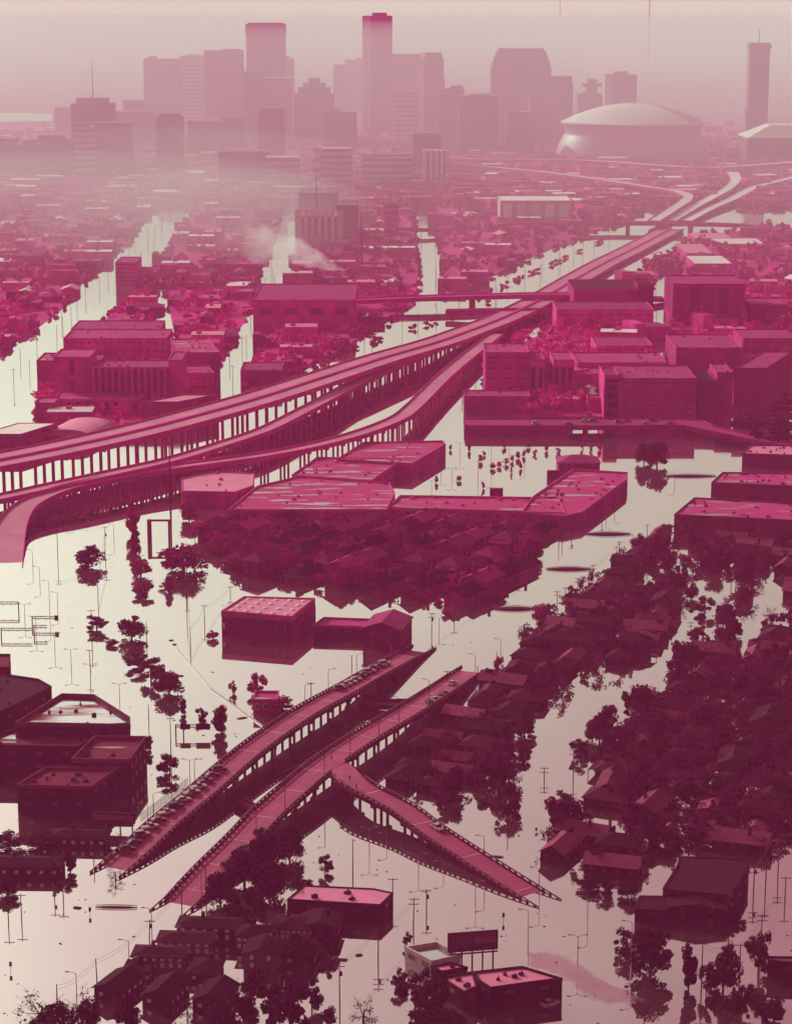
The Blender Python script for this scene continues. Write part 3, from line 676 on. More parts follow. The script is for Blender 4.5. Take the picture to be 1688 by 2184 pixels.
# shops at the bottom
bld('shop', 'small white-fronted shop with a puddled roof left of the big billboard', 'shop', roofpoly(T(5,1,(900,620),(1105,588),(1255,672),(1070,712)), 3.4), 3.4, mat('shop_white', (.55,.36,.38), .7, .2), ROOFW, par=1.0, rows=1, gap=4, ww=2.2, wh=1.2, z0=1, frame=TRIMN)
bld('shop', 'low annex under the left end of the big billboard', 'shop', roofpoly(T(5,1,(1065,735),(1200,712),(1300,742),(1135,770)), 3.2), 3.2, BRICKN, ROOFP, par=.4, vents=1)
bld('shop', 'dark shop with a plain pink roof in front of the billboard posts', 'shop', roofpoly(T(5,1,(1130,808),(1335,772),(1362,868),(1275,902)), 4.6), 4.6, BRICKN, ROOFP, par=.5, vents=2, rows=1, gap=6, ww=2, wh=1, z0=2, frame=TRIMN)
bld('shop', 'largest dark shop at the bottom edge with a long pink roof', 'shop', roofpoly(T(5,1,(1340,772),(1650,738),(1905,815),(1690,842),(1445,876),(1362,822)), 5), 5, BRICKN, ROOFP, par=.5, vents=4, rows=1, gap=7, ww=2, wh=1, z0=2, frame=TRIMN)
# big dark halls at the right
def big_gable(label, px, pz, h, hr, rz, l, wm=BRICKN, rm=ROOFD, w=None, kind='gable', wn=4, name='gabled_house', cat='house'):
    a, b = G(*px), G(*pz); c = (a+b)/2; hp = house_proto(w or (b-a).length, l, h, hr, kind, wm, rm, TRIMN, PANEW if wn < 4 else GLASSD, 5, wn=wn)
    d = Vector((-math.sin(rz), math.cos(rz), 0))*(l/2)
    return stamp(hp, name, label, cat, (c.x+d.x, c.y+d.y, 0), rz)
big_gable('broad dark block with a small pink gable end at lower right', (1424,1968), (1545,1972), 4.2, 1.2, R(-8), 12, name='dark_hall', cat='building', wn=5)
bld('dark_hall', 'huge dark flat-roofed hall behind the block with the pink gable end', 'building', roofpoly(T(5,2,(950,92),(965,32),(1270,40),(1412,60),(1330,220),(1270,280),(860,235)), 6), 6, BRICKN, ROOFD, par=.3, rows=2, gap=6, frame=TRIMN)
bld('dark_hall', 'low dark lean-to left of the block with the pink gable end', 'building', roofpoly(T(5,2,(680,368),(710,282),(890,285),(890,375)), 3.4), 3.4, BRICKN, ROOFD, par=.2, rows=1, gap=6, frame=TRIMN)
bld('dark_hall', 'dark flat-roofed block cut by the right edge near the bottom', 'building', roofpoly(T(5,2,(1530,700),(1540,672),(1760,676),(1800,720)), 4.5), 4.5, BRICKN, ROOFR, par=.3, rows=1, gap=5, frame=TRIMN)
# houses at the bottom left
HW, HWL = mat('clapboard_dusk', (.05,.01,.02), .85, .2, .5), mat('clapboard_pale', (.14,.07,.085), .85, .15, .5)
for x0,y0,x1,y1,h,hr,rz,l,k,wm,lab in (
  (378,2010,520,2014,4.2,.9,-5,6,'hip',HW,'farthest long two-storey house of the bottom-left row with pale windows'),
  (336,2040,450,2044,4.0,.9,-4,6,'hip',HWL,'pale-walled long house second from the top of the bottom-left row'),
  (283,2072,392,2074,3.9,.9,-4,6,'hip',HWL,'pale-walled long house third from the top of the bottom-left row'),
  (203,2132,256,2140,2.9,1.7,-24,10,'gable',HW,'leftmost gabled cottage of the bottom-left group'),
  (305,2146,362,2156,2.9,1.7,-20,10,'gable',HW,'middle gabled cottage of the three at the bottom left'),
  (413,2156,470,2164,2.9,1.7,-18,10,'gable',HW,'rightmost gabled cottage of the three at the bottom left'),
  (404,2096,455,2100,2.6,1.4,-8,8,'hip',HW,'small hip-roofed cottage behind the rightmost bottom-left cottage'),
  (262,2092,318,2096,2.3,.8,-6,6,'flat',HWL,'low flat shed beside the third long house at bottom left'),
  (505,2030,575,2036,4.2,1.2,-6,7,'hip',HW,'dark hip-roofed house among the trees left of the pink warehouse'),
  (585,2010,655,2014,3.8,1.2,-4,8,'hip',HW,'dark house with dormers just below the pink warehouse'),
  (640,2004,720,2008,3.6,1.4,-6,8,'gable',HW,'dark gabled house nearest the right end below the pink warehouse'),
  (520,2070,590,2078,4.6,1.5,-8,8,'gable',HWL,'two-storey house with a pale wall half hidden by the bottom trees'),
  (600,2060,668,2066,3.0,1.4,-10,8,'gable',HW,'dark low gabled house between the bottom trees and the open water'),
  (108,1806,225,1812,3.0,1.0,-4,6,'hip',HW,'long dark house with pale windows below the roadside billboard'),
  (-30,1872,128,1876,3.4,1.0,-2,7,'hip',HW,'long dark house at the left edge beside the round tree')):
    hp = house_proto(max(7,(G(x1,y1)-G(x0,y0)).length), l, h, hr, k, wm, ROOFD, TRIMN, PANEW, 9, wn=4, chim=(x0 % 2 == 0), dorm=False)
    # long houses: the long side faces the camera
    a, b = G(x0,y0), G(x1,y1); c = (a+b)/2; d = Vector((-math.sin(R(rz)), math.cos(R(rz)), 0))*(l/2)
    w = (b-a).length
    if k != 'gable' and w > l:
        hp = house_proto(l, w, h, hr, k, wm, ROOFD, TRIMN, PANEW, 9, wn=6, chim=True)
        stamp(hp, 'house', lab, 'house', (c.x+d.x, c.y+d.y, 0), R(rz)+R(90))
    else: stamp(hp, 'house', lab, 'house', (c.x+d.x, c.y+d.y, 0), R(rz))
# ---- cars on the ramps
def on_road(key, px, py, e, dz=0.02):
    best = min(RAMPS[key], key=lambda s: (proj(s[0])[0]-px)**2 + (proj(s[0])[1]-py)**2)
    p, t, w = best; q = p + Vector((-t.y, t.x, 0))*(w/2*e); return q, math.atan2(t.y, t.x)
rc = random.Random(3)
KN = {'sedan': 'sedan', 'suv': 'boxy car', 'pickup': 'pickup truck'}; CN = {'dark': 'dark', 'pale': 'pale', 'wine': 'wine-red'}
_ord = ['first','second','third','fourth','fifth','sixth','seventh','eighth','ninth','tenth','eleventh','twelfth','thirteenth','fourteenth','fifteenth','sixteenth','seventeenth','eighteenth']
def put_car(q, a, kind, c, label, group): return stamp(CARS[(kind, c)], 'parked_car', label, 'car', tuple(q), a, None, group)
def car_row(key, p0, p1, n, e, where, group, turn=48):
    for i in range(n):
        t = (i+.5)/n; q, a = on_road(key, p0[0]*(1-t)+p1[0]*t, p0[1]*(1-t)+p1[1]*t, e+rc.uniform(-.04,.04))
        k = rc.choices(('sedan','suv','pickup'), (5,4,2))[0]; c = rc.choices(('dark','pale','wine'), (6,3,3))[0]
        put_car(q, a+R(turn+rc.uniform(-7,7)), k, c, '%s %s, %s from near end of %s' % (CN[c], KN[k], _ord[i], where), group)
car_row('A', (277,1806), (487,1630), 18, .50, 'the long row on the left ramp', 'cars parked along the left ramp', -42)
car_row('A', (722,1470), (838,1412), 12, .52, 'the far row near the gabled hall', 'cars parked at the far end of the left ramp', -42)
car_row('B', (462,1862), (506,1820), 4, -.62, 'the short row by the middle-ramp trees', 'cars beside the trees on the middle ramp', 10)
car_row('B', (900,1502), (940,1480), 5, -.55, 'the far row on the middle ramp', 'cars at the far end of the middle ramp', 40)
for x, y, e, k, c, lab in ((532,1778,-.6,'suv','dark','lone dark boxy car by the right railing in the middle of the middle ramp'),(962,1464,-.1,'sedan','pale','lone pale sedan where the middle ramp meets the far water')):
    q, a = on_road('B', x, y, e); put_car(q, a, k, c, lab, 'lone cars on the middle ramp')
q, a = on_road('C', 920, 1772, .55); put_car(q, a, 'sedan', 'pale', 'only car on the forked spur, pale, by its far railing', 'car on the spur')
for i, (x, e, k, c) in enumerate(((1140,-.3,'suv','pale'),(1210,-.45,'sedan','dark'),(1243,.35,'sedan','pale'),(1272,.3,'suv','wine'),(1325,-.1,'suv','dark'),(1338,.25,'sedan','dark'),(1378,-.3,'sedan','pale'),(1396,.3,'suv','dark'),(1428,-.4,'sedan','wine'))):
    q, a = on_road('D1', x, 902, e); put_car(q, a+R(rc.uniform(-12,12)), k, c, '%s %s, %s from left on the wide overpass deck' % (CN[c], KN[k], _ord[i]), 'stray cars on the wide overpass deck')
# ---- people standing on the ramps
def person_mesh():
    me = bpy.data.meshes.new('person')
    V = [(0,0,.95),(0,0,1.2),(0,0,1.42),(0,0,1.53),(0,.01,1.66),(0,.01,1.76),(-.1,0,.9),(-.11,.02,.5),(-.11,-.02,.09),(-.11,.1,.05),(.1,0,.9),(.12,-.02,.5),(.12,.02,.09),(.12,.14,.05),(-.2,0,1.4),(-.27,.02,1.12),(-.25,.1,.88),(.2,0,1.4),(.27,0,1.12),(.25,.08,.88)]
    E = [(0,1),(1,2),(2,3),(3,4),(4,5),(0,6),(6,7),(7,8),(8,9),(0,10),(10,11),(11,12),(12,13),(2,14),(14,15),(15,16),(2,17),(17,18),(18,19)]
    rad = [.15,.14,.15,.06,.1,.09,.1,.075,.05,.04,.1,.075,.05,.04,.065,.05,.04,.065,.05,.04]
    me.from_pydata(V, E, []); me.materials.append(mat('dark_clothes', (.06,.008,.02), .9))
    o = bpy.data.objects.new('person', me); col.objects.link(o)
    md = o.modifiers.new('skin', 'SKIN')
    for v, r in zip(me.skin_vertices[0].data, rad): v.radius = (r, r)
    me.skin_vertices[0].data[0].use_root = True
    o.modifiers.new('smooth', 'SUBSURF').levels = 1; return o
for i, (k, x, y, e, lab) in enumerate((('B',705,1632,-.1,'person in dark clothes standing in the middle of the fork of the ramps'),('C',738,1670,-.2,'person in dark clothes walking at the upper end of the spur'),('C',765,1688,-.5,'person in dark clothes by the near railing of the spur'))):
    q, a = on_road(k, x, y, e); o = person_mesh(); o.location = q; o.rotation_euler = (0,0,a+i); tag(o, lab, 'person', 'people on the ramps')
# ---- sign gantries
def gantry(label, x, ytop, ybase, armpx, signs=(), posts=1, two=0):
    p = G(x, ybase); h = at_dist(x, ytop, p.y).z; L = (G(x+armpx, ybase)-p).x
    root = thing('sign_gantry', label, 'sign gantry', (p.x, p.y, 0), 0, 'overhead sign gantries in the flood')
    m = MB(); m.tube((0,0,-1.5),(0,0,h+.1),.2,8); m.build('post', WOOD, root)
    if two: m = MB(); m.tube((two,1.5,-1.5),(two,1.5,h+.1),.2,8); m.build('post', WOOD, root)
    m = MB()
    for dy in (-.4,.4):
        for dz in (0,.8): m.tube((0,dy,h-dz),(L,dy,h-dz),.08,5)
    n = max(3, int(abs(L)/1.6))
    for k in range(n): m.tube((L*k/n,-.4,h-.8*(k%2)),(L*(k+1)/n,-.4,h-.8*((k+1)%2)),.05,4); m.tube((L*k/n,-.4,h),(L*k/n,.4,h),.05,4)
    m.build('truss', WOOD, root)
    for u0,u1,hh in signs:
        m = MB(); m.box(L*u0, L*u1, -.75, -.6, h-.4-hh/2, h-.4+hh/2); m.build('sign_panel', BRICKN, root)
    for u in (.25,.55,.85):
        m = MB(); m.box(L*u-.1, L*u+.1, -.9,-.5,h-1.1,h-.8); m.build('sign_lamp', BRICKN, root)
    return root
gantry('gantry with two dark sign panels standing before the left ramp', 375, 1546, 1569, 75, [(.13,.42,1.7),(.58,.98,1.9)], two=2.2)
gantry('leftmost bare gantry cut by the left edge, its arm to the left', 40, 1284, 1306, -60)
gantry('bare gantry with a small square sign at the tip of its arm', 69, 1315, 1335, 54, [(.9,1.05,2.0)])
gantry('low gantry at the left edge whose arm reaches right', 3, 1340, 1359, 66)
gantry('short low gantry hidden just behind the arm of its neighbour', 73, 1334, 1354, 28)
# ---- drowned bits of street
def low_rail(label, pts, h=.55, wide=3.0):
    W = [G(x,y) for x,y in pts]; o = W[0]; root = thing('footbridge_railing', label, 'railing', (o.x,o.y,0), 0)
    n = 24; sl = MB(); E = []
    for off in (0, wide):
        m = MB(); q = MB(); prev = None; row = []
        for i in range(n+1):
            t = i/n; p = W[0].lerp(W[-1], t)-o; z = h*(1-(2*t-1)**2)-.06; c = Vector((p.x, p.y+off, z)); row.append(c)
            if prev is not None: m.bar(prev+Vector((0,0,.35)), c+Vector((0,0,.35)), .16, .14)
            if z > .05: q.tube((c.x,c.y,-.5), (c.x,c.y,z+.35), .09, 4)
            prev = c
        E.append(row); m.build('rail', RAIL, root)
        if q.v: tag(q.build('rail_posts', RAIL, root), kind='stuff')
    for i in range(n):
        a, b, c, d = E[0][i], E[0][i+1], E[1][i+1], E[1][i]; dz = Vector((0,0,.5)); sl.quad(a,b,c,d); sl.quad(a-dz,b-dz,b,a); sl.quad(d,c,c-dz,d-dz)
    sl.build('deck_slab', CONC, root)
for lab, pts in (('thin drowned bridge railing in open water at the lower left', [(203,1937),(292,1938)]), ('drowned bridge railing at the foot of the dark house rows, nearest of the avenue', [(1052,1301),(1142,1301)]), ('second drowned bridge railing along the wide flooded avenue', [(1163,1216),(1262,1216)]), ('third drowned bridge railing along the wide flooded avenue', [(1246,1141),(1347,1141)]), ('farthest drowned bridge railing along the wide flooded avenue', [(1412,1017),(1528,1017)])):
    low_rail(lab, pts, .7 if pts[0][0] > 900 else .22, 2.6 if pts[0][0] > 900 else 1.0)
for lab, pts in (('low flat canal bridge at the right, nearest the dark trees', [(1528,940,1.2,7),(1606,944,1.5,7),(1700,948,1.2,7)]), ('canal bridge at right in front of the bright far water', [(1565,905,.6,9),(1640,892,2.4,9),(1720,884,2.6,9)]), ('thin railed canal bridge at right, farthest of three', [(1630,862,1.6,5),(1680,858,2.0,5),(1740,856,2.0,5)])):
    road('CB%d' % pts[0][0], 'canal_bridge', lab, 'bridge', pts, CONC, CONC, rail=False, bent=14, cols=2, thick=.8, pier_r=.4, minh=.3)
def cross_street(k, lab, pts): road(k, 'cross_street', lab, 'street', pts, CONC, CONC, rail=False, bent=14, cols=3, thick=.8, pier_r=.4, minh=.5)
cross_street('X1', 'dark low cross street between the two long ramps at their far end', [(772,1500,1.8,6),(820,1503,1.9,6),(880,1502,1.8,6)])
cross_street('X2', 'dark low cross street between the two ramps near the fork', [(690,1574,1.6,3.5),(720,1577,1.8,3.5),(770,1578,1.8,3.5)])
cross_street('X3', 'dark low cross beam between the two ramps at their middle', [(600,1660,1.6,3),(645,1642,1.6,3)])
cross_street('X4', 'nearest dark cross beam between the two ramps', [(508,1707,1.5,2.5),(545,1728,1.5,2.5)])
bf = thing('chain_fence', 'long drowned chain fence left of the left ramp', 'fence', tuple(G(300,1745)))
A, B = G(300,1745)-G(300,1745), G(400,1668)-G(300,1745); m = MB()
for i in range(30):
    c = A.lerp(B, i/29); pm_ = MB(); pm_.tube((c.x,c.y,-.5),(c.x,c.y,1.3),.06,4); pm_.build('post', WIRE, bf)
for z in (.25,.6,.95,1.25): m.bar(A+Vector((0,0,z)), B+Vector((0,0,z)), .05,.05)
m.build('rail', WIRE, bf)
gr = MB(); P0, P1, P2 = G(375,1381), G(450,1470), G(560,1550)
for a, b in ((P0,P1),(P1,P2)): gr.bar(a-P0+Vector((0,0,.25)), b-P0+Vector((0,0,.25)), .3, .35)
o = gr.build('guard_rail', PANEW); o.location = P0; tag(o, 'long bent guard rail just above water between the tall trees and the left ramp', 'guard rail')
# small kiosk and trees by the upper side of the left ramp
fb('kiosk', 'small round-cornered kiosk with tall glass by the upper edge of the left ramp', 'kiosk', 540, 592, 1494, 1522, 9, TRIMM, ROOFM, rows=1, gap=2, ww=1.4, wh=1.8, z0=.4, frame=WHITE)
# ------------------------------------------------------------------ middle distance
MW = dict(frame=TRIMM, pane=WALLD)
# warehouses beside the curved viaduct
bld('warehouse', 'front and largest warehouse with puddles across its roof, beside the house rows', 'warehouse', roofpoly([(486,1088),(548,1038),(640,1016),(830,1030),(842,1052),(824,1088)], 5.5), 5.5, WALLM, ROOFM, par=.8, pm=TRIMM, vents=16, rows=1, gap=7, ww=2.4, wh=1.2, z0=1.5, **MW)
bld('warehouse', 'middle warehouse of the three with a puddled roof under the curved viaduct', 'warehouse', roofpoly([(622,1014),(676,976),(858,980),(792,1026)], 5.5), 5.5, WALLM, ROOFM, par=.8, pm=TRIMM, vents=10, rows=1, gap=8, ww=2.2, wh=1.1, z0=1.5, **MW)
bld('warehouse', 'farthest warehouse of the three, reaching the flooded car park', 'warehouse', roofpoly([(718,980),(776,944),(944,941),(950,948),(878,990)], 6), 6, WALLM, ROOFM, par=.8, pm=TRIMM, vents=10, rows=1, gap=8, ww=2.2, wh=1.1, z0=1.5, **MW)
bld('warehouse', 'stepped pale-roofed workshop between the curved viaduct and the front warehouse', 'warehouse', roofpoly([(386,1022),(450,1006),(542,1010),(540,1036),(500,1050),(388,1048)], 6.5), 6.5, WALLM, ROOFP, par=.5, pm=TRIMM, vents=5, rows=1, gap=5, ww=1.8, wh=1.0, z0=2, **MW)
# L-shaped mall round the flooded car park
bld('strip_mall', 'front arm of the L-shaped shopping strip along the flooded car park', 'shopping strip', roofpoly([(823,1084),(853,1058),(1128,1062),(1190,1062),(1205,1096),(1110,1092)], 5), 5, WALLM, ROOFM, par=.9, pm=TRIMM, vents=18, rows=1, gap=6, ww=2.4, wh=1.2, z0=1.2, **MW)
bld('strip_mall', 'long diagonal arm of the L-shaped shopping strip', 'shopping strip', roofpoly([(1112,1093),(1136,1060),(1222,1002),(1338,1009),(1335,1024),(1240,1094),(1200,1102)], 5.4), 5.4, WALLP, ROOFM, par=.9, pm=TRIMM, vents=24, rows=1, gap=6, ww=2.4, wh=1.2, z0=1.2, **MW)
a, b = G(1192,1008), G(1280,1012); hp = house_proto(15, (b-a).length, 4.4, 2.6, 'hip', WALLP, ROOFR, TRIMM, GLASSD, 3, wn=6)
stamp(hp, 'pavilion', 'hip-roofed pavilion at the far end of the diagonal shopping strip', 'building', ((a.x+b.x)/2,(a.y+b.y)/2+12,0), R(90))
for x,y in ((1058,1050),(1180,1012)):
    fb('roof_sign', 'dark sign box on the rim of the car park, %s' % ('above the front arm' if x < 1100 else 'beside the diagonal arm'), 'sign', x-14, x+14, y-8, y+8, 2, WALLD, WALLD, par=0)
# flat apartment rows on the right
for i, (pts, h, lab) in enumerate((
  ([(1516,1030),(1540,1008),(1720,1010),(1720,1038)], 6.5, 'upper flat-roofed apartment block at right with roof plant'),
  ([(1582,968),(1600,950),(1720,950),(1720,972)], 6, 'farthest flat pale-roofed block at right beside the avenue'),
  ([(1437,1098),(1480,1062),(1720,1075),(1720,1112)], 7.5, 'long flat-roofed apartment block at right, nearest of its group'))):
    bld('apartment_block', lab, 'apartment block', roofpoly(pts, h), h, BRICKW, ROOFM if i != 1 else ROOFP, par=.6, pm=TRIMN, vents=14, rows=2, gap=5, ww=1.8, wh=1.2, z0=1, frame=TRIMN)
# hospitals on the right
H = lambda lab, *a, **k: fb('hospital_building', lab, 'building', *a, **k)
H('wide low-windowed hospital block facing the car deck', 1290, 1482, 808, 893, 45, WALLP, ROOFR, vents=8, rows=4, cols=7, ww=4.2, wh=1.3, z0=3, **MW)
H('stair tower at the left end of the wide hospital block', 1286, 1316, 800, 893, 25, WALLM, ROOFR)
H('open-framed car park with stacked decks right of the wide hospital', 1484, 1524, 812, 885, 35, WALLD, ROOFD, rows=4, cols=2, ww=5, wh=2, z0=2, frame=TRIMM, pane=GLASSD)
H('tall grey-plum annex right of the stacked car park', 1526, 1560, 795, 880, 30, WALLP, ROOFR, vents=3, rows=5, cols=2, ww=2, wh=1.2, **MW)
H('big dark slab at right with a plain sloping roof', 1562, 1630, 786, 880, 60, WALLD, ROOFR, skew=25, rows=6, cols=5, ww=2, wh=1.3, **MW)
H('twin-gabled hospital tower with tall dark arched recesses, left part', 1128, 1160, 768, 850, 30, WALLM, ROOFR, rows=1, cols=2, ww=2.6, wh=13, z0=2, frame=TRIMM, pane=GLASSD)
H('twin-gabled hospital tower with tall dark arched recesses, right part', 1178, 1222, 768, 852, 30, WALLM, ROOFR, rows=1, cols=3, ww=2.8, wh=13, z0=2, frame=TRIMM, pane=GLASSD)
H('recessed middle block between the twin hospital towers', 1160, 1178, 776, 846, 22, WALLP, ROOFR)
H('hospital wing with three bands of dark windows left of the twin towers', 1034, 1127, 752, 850, 34, WALLM, ROOFR, vents=5, rows=4, cols=3, ww=5.5, wh=1.8, z0=3, frame=WALLM, pane=WALLD)
H('low entrance wing before the twin towers', 990, 1130, 846, 880, 20, WALLP, ROOFR, vents=4, rows=2, gap=6, ww=2, wh=1.1, **MW)
H('small pale hut beside the wide hospital', 1252, 1288, 850, 880, 12, WALLM, ROOFR)
H('broad two-storey block with strip windows behind the wide hospital', 1230, 1420, 774, 812, 40, WALLP, ROOFR, vents=8, rows=2, cols=14, ww=2.4, wh=1.2, **MW)
H('pale-roofed cluster behind the twin towers', 1270, 1390, 738, 772, 40, WALLM, ROOFR, vents=6, rows=2, cols=8, ww=2.4, wh=1.2, **MW)
H('gabled grey block in the right hospital quarter', 1440, 1580, 742, 800, 55, WALLP, ROOFR, vents=4, rows=3, cols=8, ww=2.2, wh=1.3, **MW)
H('white-windowed apartment slab at the right edge', 1582, 1720, 722, 775, 40, WALLP, ROOFR, vents=5, rows=3, cols=9, ww=2.2, wh=1.3, frame=TRIMM, pane=GLASSD)
H('long dark block with a pale band behind the expressway junction', 1186, 1392, 660, 706, 40, WALLM, ROOFR, rows=2, cols=10, ww=3, wh=1.2, **MW)
H('big plum office with a dark roof line above the overpass', 1222, 1390, 618, 668, 60, WALLP, ROOFD, vents=4, rows=3, cols=9, ww=3.4, wh=1.6, **MW)
H('dark end tower of the plum office above the overpass', 1358, 1392, 606, 668, 30, WALLD, ROOFD)
H('tall block with two dark window bays right of the narrow flooded street', 1432, 1586, 606, 696, 50, WALLP, ROOFR, rows=1, cols=5, ww=7, wh=20, z0=6, frame=WALLP, pane=WALLD)
H('penthouse block on top of the building with two dark window bays', 1494, 1534, 594, 662, 20, WALLP, ROOFR)
H('low dark hall at the right edge with a white sign below', 1597, 1678, 650, 690, 35, WALLD, ROOFR, rows=1, cols=3, ww=8, wh=4, z0=3, frame=WALLD, pane=WALLP)
# small gabled hangars beyond
for i,(x0,x1,yt,yb,d,rm) in enumerate(((1345,1395,586,600,25,ROOFP),(1480,1560,562,580,60,ROOFL),(1462,1520,540,552,80,ROOFP),(1530,1630,520,528,50,ROOFL),(1480,1560,508,516,50,ROOFP)  )):
    fb('hangar', 'pale flat-roofed shed beyond the tall block with two bays, ' + ('lowest and leftmost','the brightest','small, just above the brightest','widest','farthest')[i], 'shed', x0, x1, yt, yb, d, WALLM, rm, par=.2)
# hospital quarter on the left
L_ = lambda lab, *a, **k: fb('office_building', lab, 'building', *a, **k)
L_('left pylon of the ribbed slab on the left', 117, 194, 762, 862, 30, WALLM, ROOFR, pm=TRIMM, rows=2, cols=1, ww=3, wh=9, z0=4, **MW)
rb = L_('ribbed eight-bay office slab between two plain pylons on the left', 194, 360, 784, 868, 26, WALLD, ROOFR, pm=TRIMM, vents=6)
L_('right pylon of the ribbed slab on the left', 360, 389, 768, 862, 30, WALLM, ROOFR, pm=TRIMM)
a, b = G(194,868), G(360,868); hh = at_dist(194, 786, a.y).z
for k in range(12):
    q = a.lerp(b, (k+.5)/12); m = MB(); m.box(-.7,.7,-1.0,.1,-1,hh); o = m.build('rib', TRIMM, rb); o.location = (q.x-rb.location.x, q.y-rb.location.y, 0)
for r_ in range(7):
    for k in range(11):
        q = a.lerp(b, (k+1)/12); link('window', window_mesh(2.6, 1.5, WALLP, GLASSD), rb, (q.x-rb.location.x, q.y-.1-rb.location.y, 3+r_*2.6), 0)
L_('colonnaded podium under the ribbed slab on the left', 116, 300, 852, 884, 24, WALLM, ROOFR, pm=TRIMM, rows=1, cols=9, ww=2.6, wh=4.5, z0=1, frame=TRIMM, pane=GLASSD)
L_('plain low annex right of the colonnaded podium', 302, 380, 858, 905, 24, WALLP, ROOFP, skew=20, rows=2, cols=5, ww=1.8, wh=1.2, **MW)
L_('flat-roofed blocks with bright roof strips right of the ribbed slab', 388, 470, 752, 815, 55, WALLP, ROOFM, skew=-12, pm=TRIMM, vents=10, rows=3, cols=6, ww=2.2, wh=1.3, **MW)
L_('lower flat block in front of the bright-stripped roofs', 384, 458, 796, 838, 26, WALLM, ROOFM, skew=-6, vents=5, rows=2, cols=5, ww=2.2, wh=1.3, **MW)
L_('broad magenta block with a terraced roof behind the ribbed slab', 137, 356, 722, 776, 40, WALLM, ROOFR, pm=TRIMM, vents=8, rows=3, cols=14, ww=2.2, wh=1.3, **MW)
L_('upper terrace of the broad magenta block', 152, 340, 702, 730, 40, WALLP, ROOFR, vents=6, pm=TRIMM)
L_('dark box left of the second flooded street behind the viaduct', 513, 600, 790, 828, 30, WALLP, ROOFR, pm=TRIMM, vents=2, rows=2, cols=6, ww=2, wh=1.2, **MW)
L_('white-roofed hall at the left edge above the viaduct', -40, 46, 926, 966, 30, WALLP, ROOFL, par=.3, skew=14, rows=2, cols=7, ww=2, wh=1.4, **MW)
L_('stepped block left of the ribbed slab', 80, 118, 770, 830, 30, WALLP, ROOFM, vents=3, rows=2, cols=3, ww=2, wh=1.3, **MW)
L_('low block with bright roof edge left of the podium', 76, 118, 860, 905, 18, WALLP, ROOFM, rows=2, cols=3, ww=2, wh=1.2, **MW)
# arched gym roof
g = G(145,948); m = MB(); n = 16; w, l, h = 27, 34, 7.5; rt = thing('arched_hall', 'hall with a broad arched roof just behind the viaduct at left', 'hall', (g.x, g.y, 0), R(-12))
m.box(-w/2+.3, w/2-.3, 0, l, -1, 4); m.build('wall', WALLM, rt); m = MB()
for i in range(n):
    u0, u1 = math.pi*i/n, math.pi*(i+1)/n; f = lambda u: (-math.cos(u)*w/2, 3.9+math.sin(u)*h*.55)
    (x0,z0_),(x1,z1) = f(u0), f(u1); m.quad((x0,-.4,z0_),(x1,-.4,z1),(x1,l+.4,z1),(x0,l+.4,z0_)); m.quad((x0,-.02,3.9),(x1,-.02,3.9),(x1,-.02,z1),(x0,-.02,z0_))
m.build('roof', ROOFP, rt)
# farther blocks that stand out
L_('six-storey block standing in the bright flooded boulevard', 247, 291, 560, 614, 40, WALLM, ROOFR, pm=TRIMM, vents=2, rows=6, cols=2, ww=8, wh=1.7, z0=1, frame=WALLM, pane=WALLP)
L_('low annex right of the six-storey block in the boulevard', 291, 330, 582, 614, 40, WALLM, ROOFR, rows=3, cols=2, ww=5, wh=1.6, frame=WALLM, pane=WALLP)
L_('vast dark hall with a long flat pink roof in the middle of the picture', 540, 756, 640, 706, 90, WALLM, ROOFR, pm=TRIMM, rows=1, cols=4, ww=9, wh=5, z0=6, **MW)
L_('big stepped hospital with tall vertical bays, lower front', 632, 730, 462, 518, 50, WALLM, TOWER, rows=1, cols=7, ww=9, wh=32, z0=6, frame=WALLM, pane=TOWERP)
L_('big stepped hospital, dark upper block behind the bays', 636, 720, 412, 470, 60, TOWER, TOWER, vents=3)
L_('big stepped hospital, right shoulder', 716, 762, 438, 510, 50, TOWER, TOWER)
L_('slim dark tower block right of the stepped hospital', 820, 848, 434, 502, 30, WALLM, TOWER, rows=5, cols=2, ww=7, wh=3.2, frame=WALLM, pane=WALLP)
L_('low pale hall left of the slim dark tower block', 762, 818, 492, 504, 30, WALLM, ROOFL)
L_('long pale mall with a steep roof near the far overpass', 1066, 1216, 428, 476, 60, TOWERP, ROOFL, rows=1, cols=5, ww=9, wh=14, z0=3, frame=TOWERP, pane=ROOFL)
L_('dark block with a stepped roof just above the right flooded strip', 1180, 1230, 476, 492, 30, WALLP, ROOFL)
m = MB()
for i, (x, yt, yb, lab) in enumerate(((675,370,440,'far lattice mast rising from the stepped hospital'),(771,452,515,'thin mast right of the stepped hospital'),(832,405,440,'thin mast above the slim dark tower block'))):
    p = G(x, yb+60); m = MB(); m.tube((0,0,0),(0,0,at_dist(x,yt,p.y).z),1.1,5,.3); o = m.build('antenna_mast', TOWER); o.location = p; tag(o, lab, 'mast')
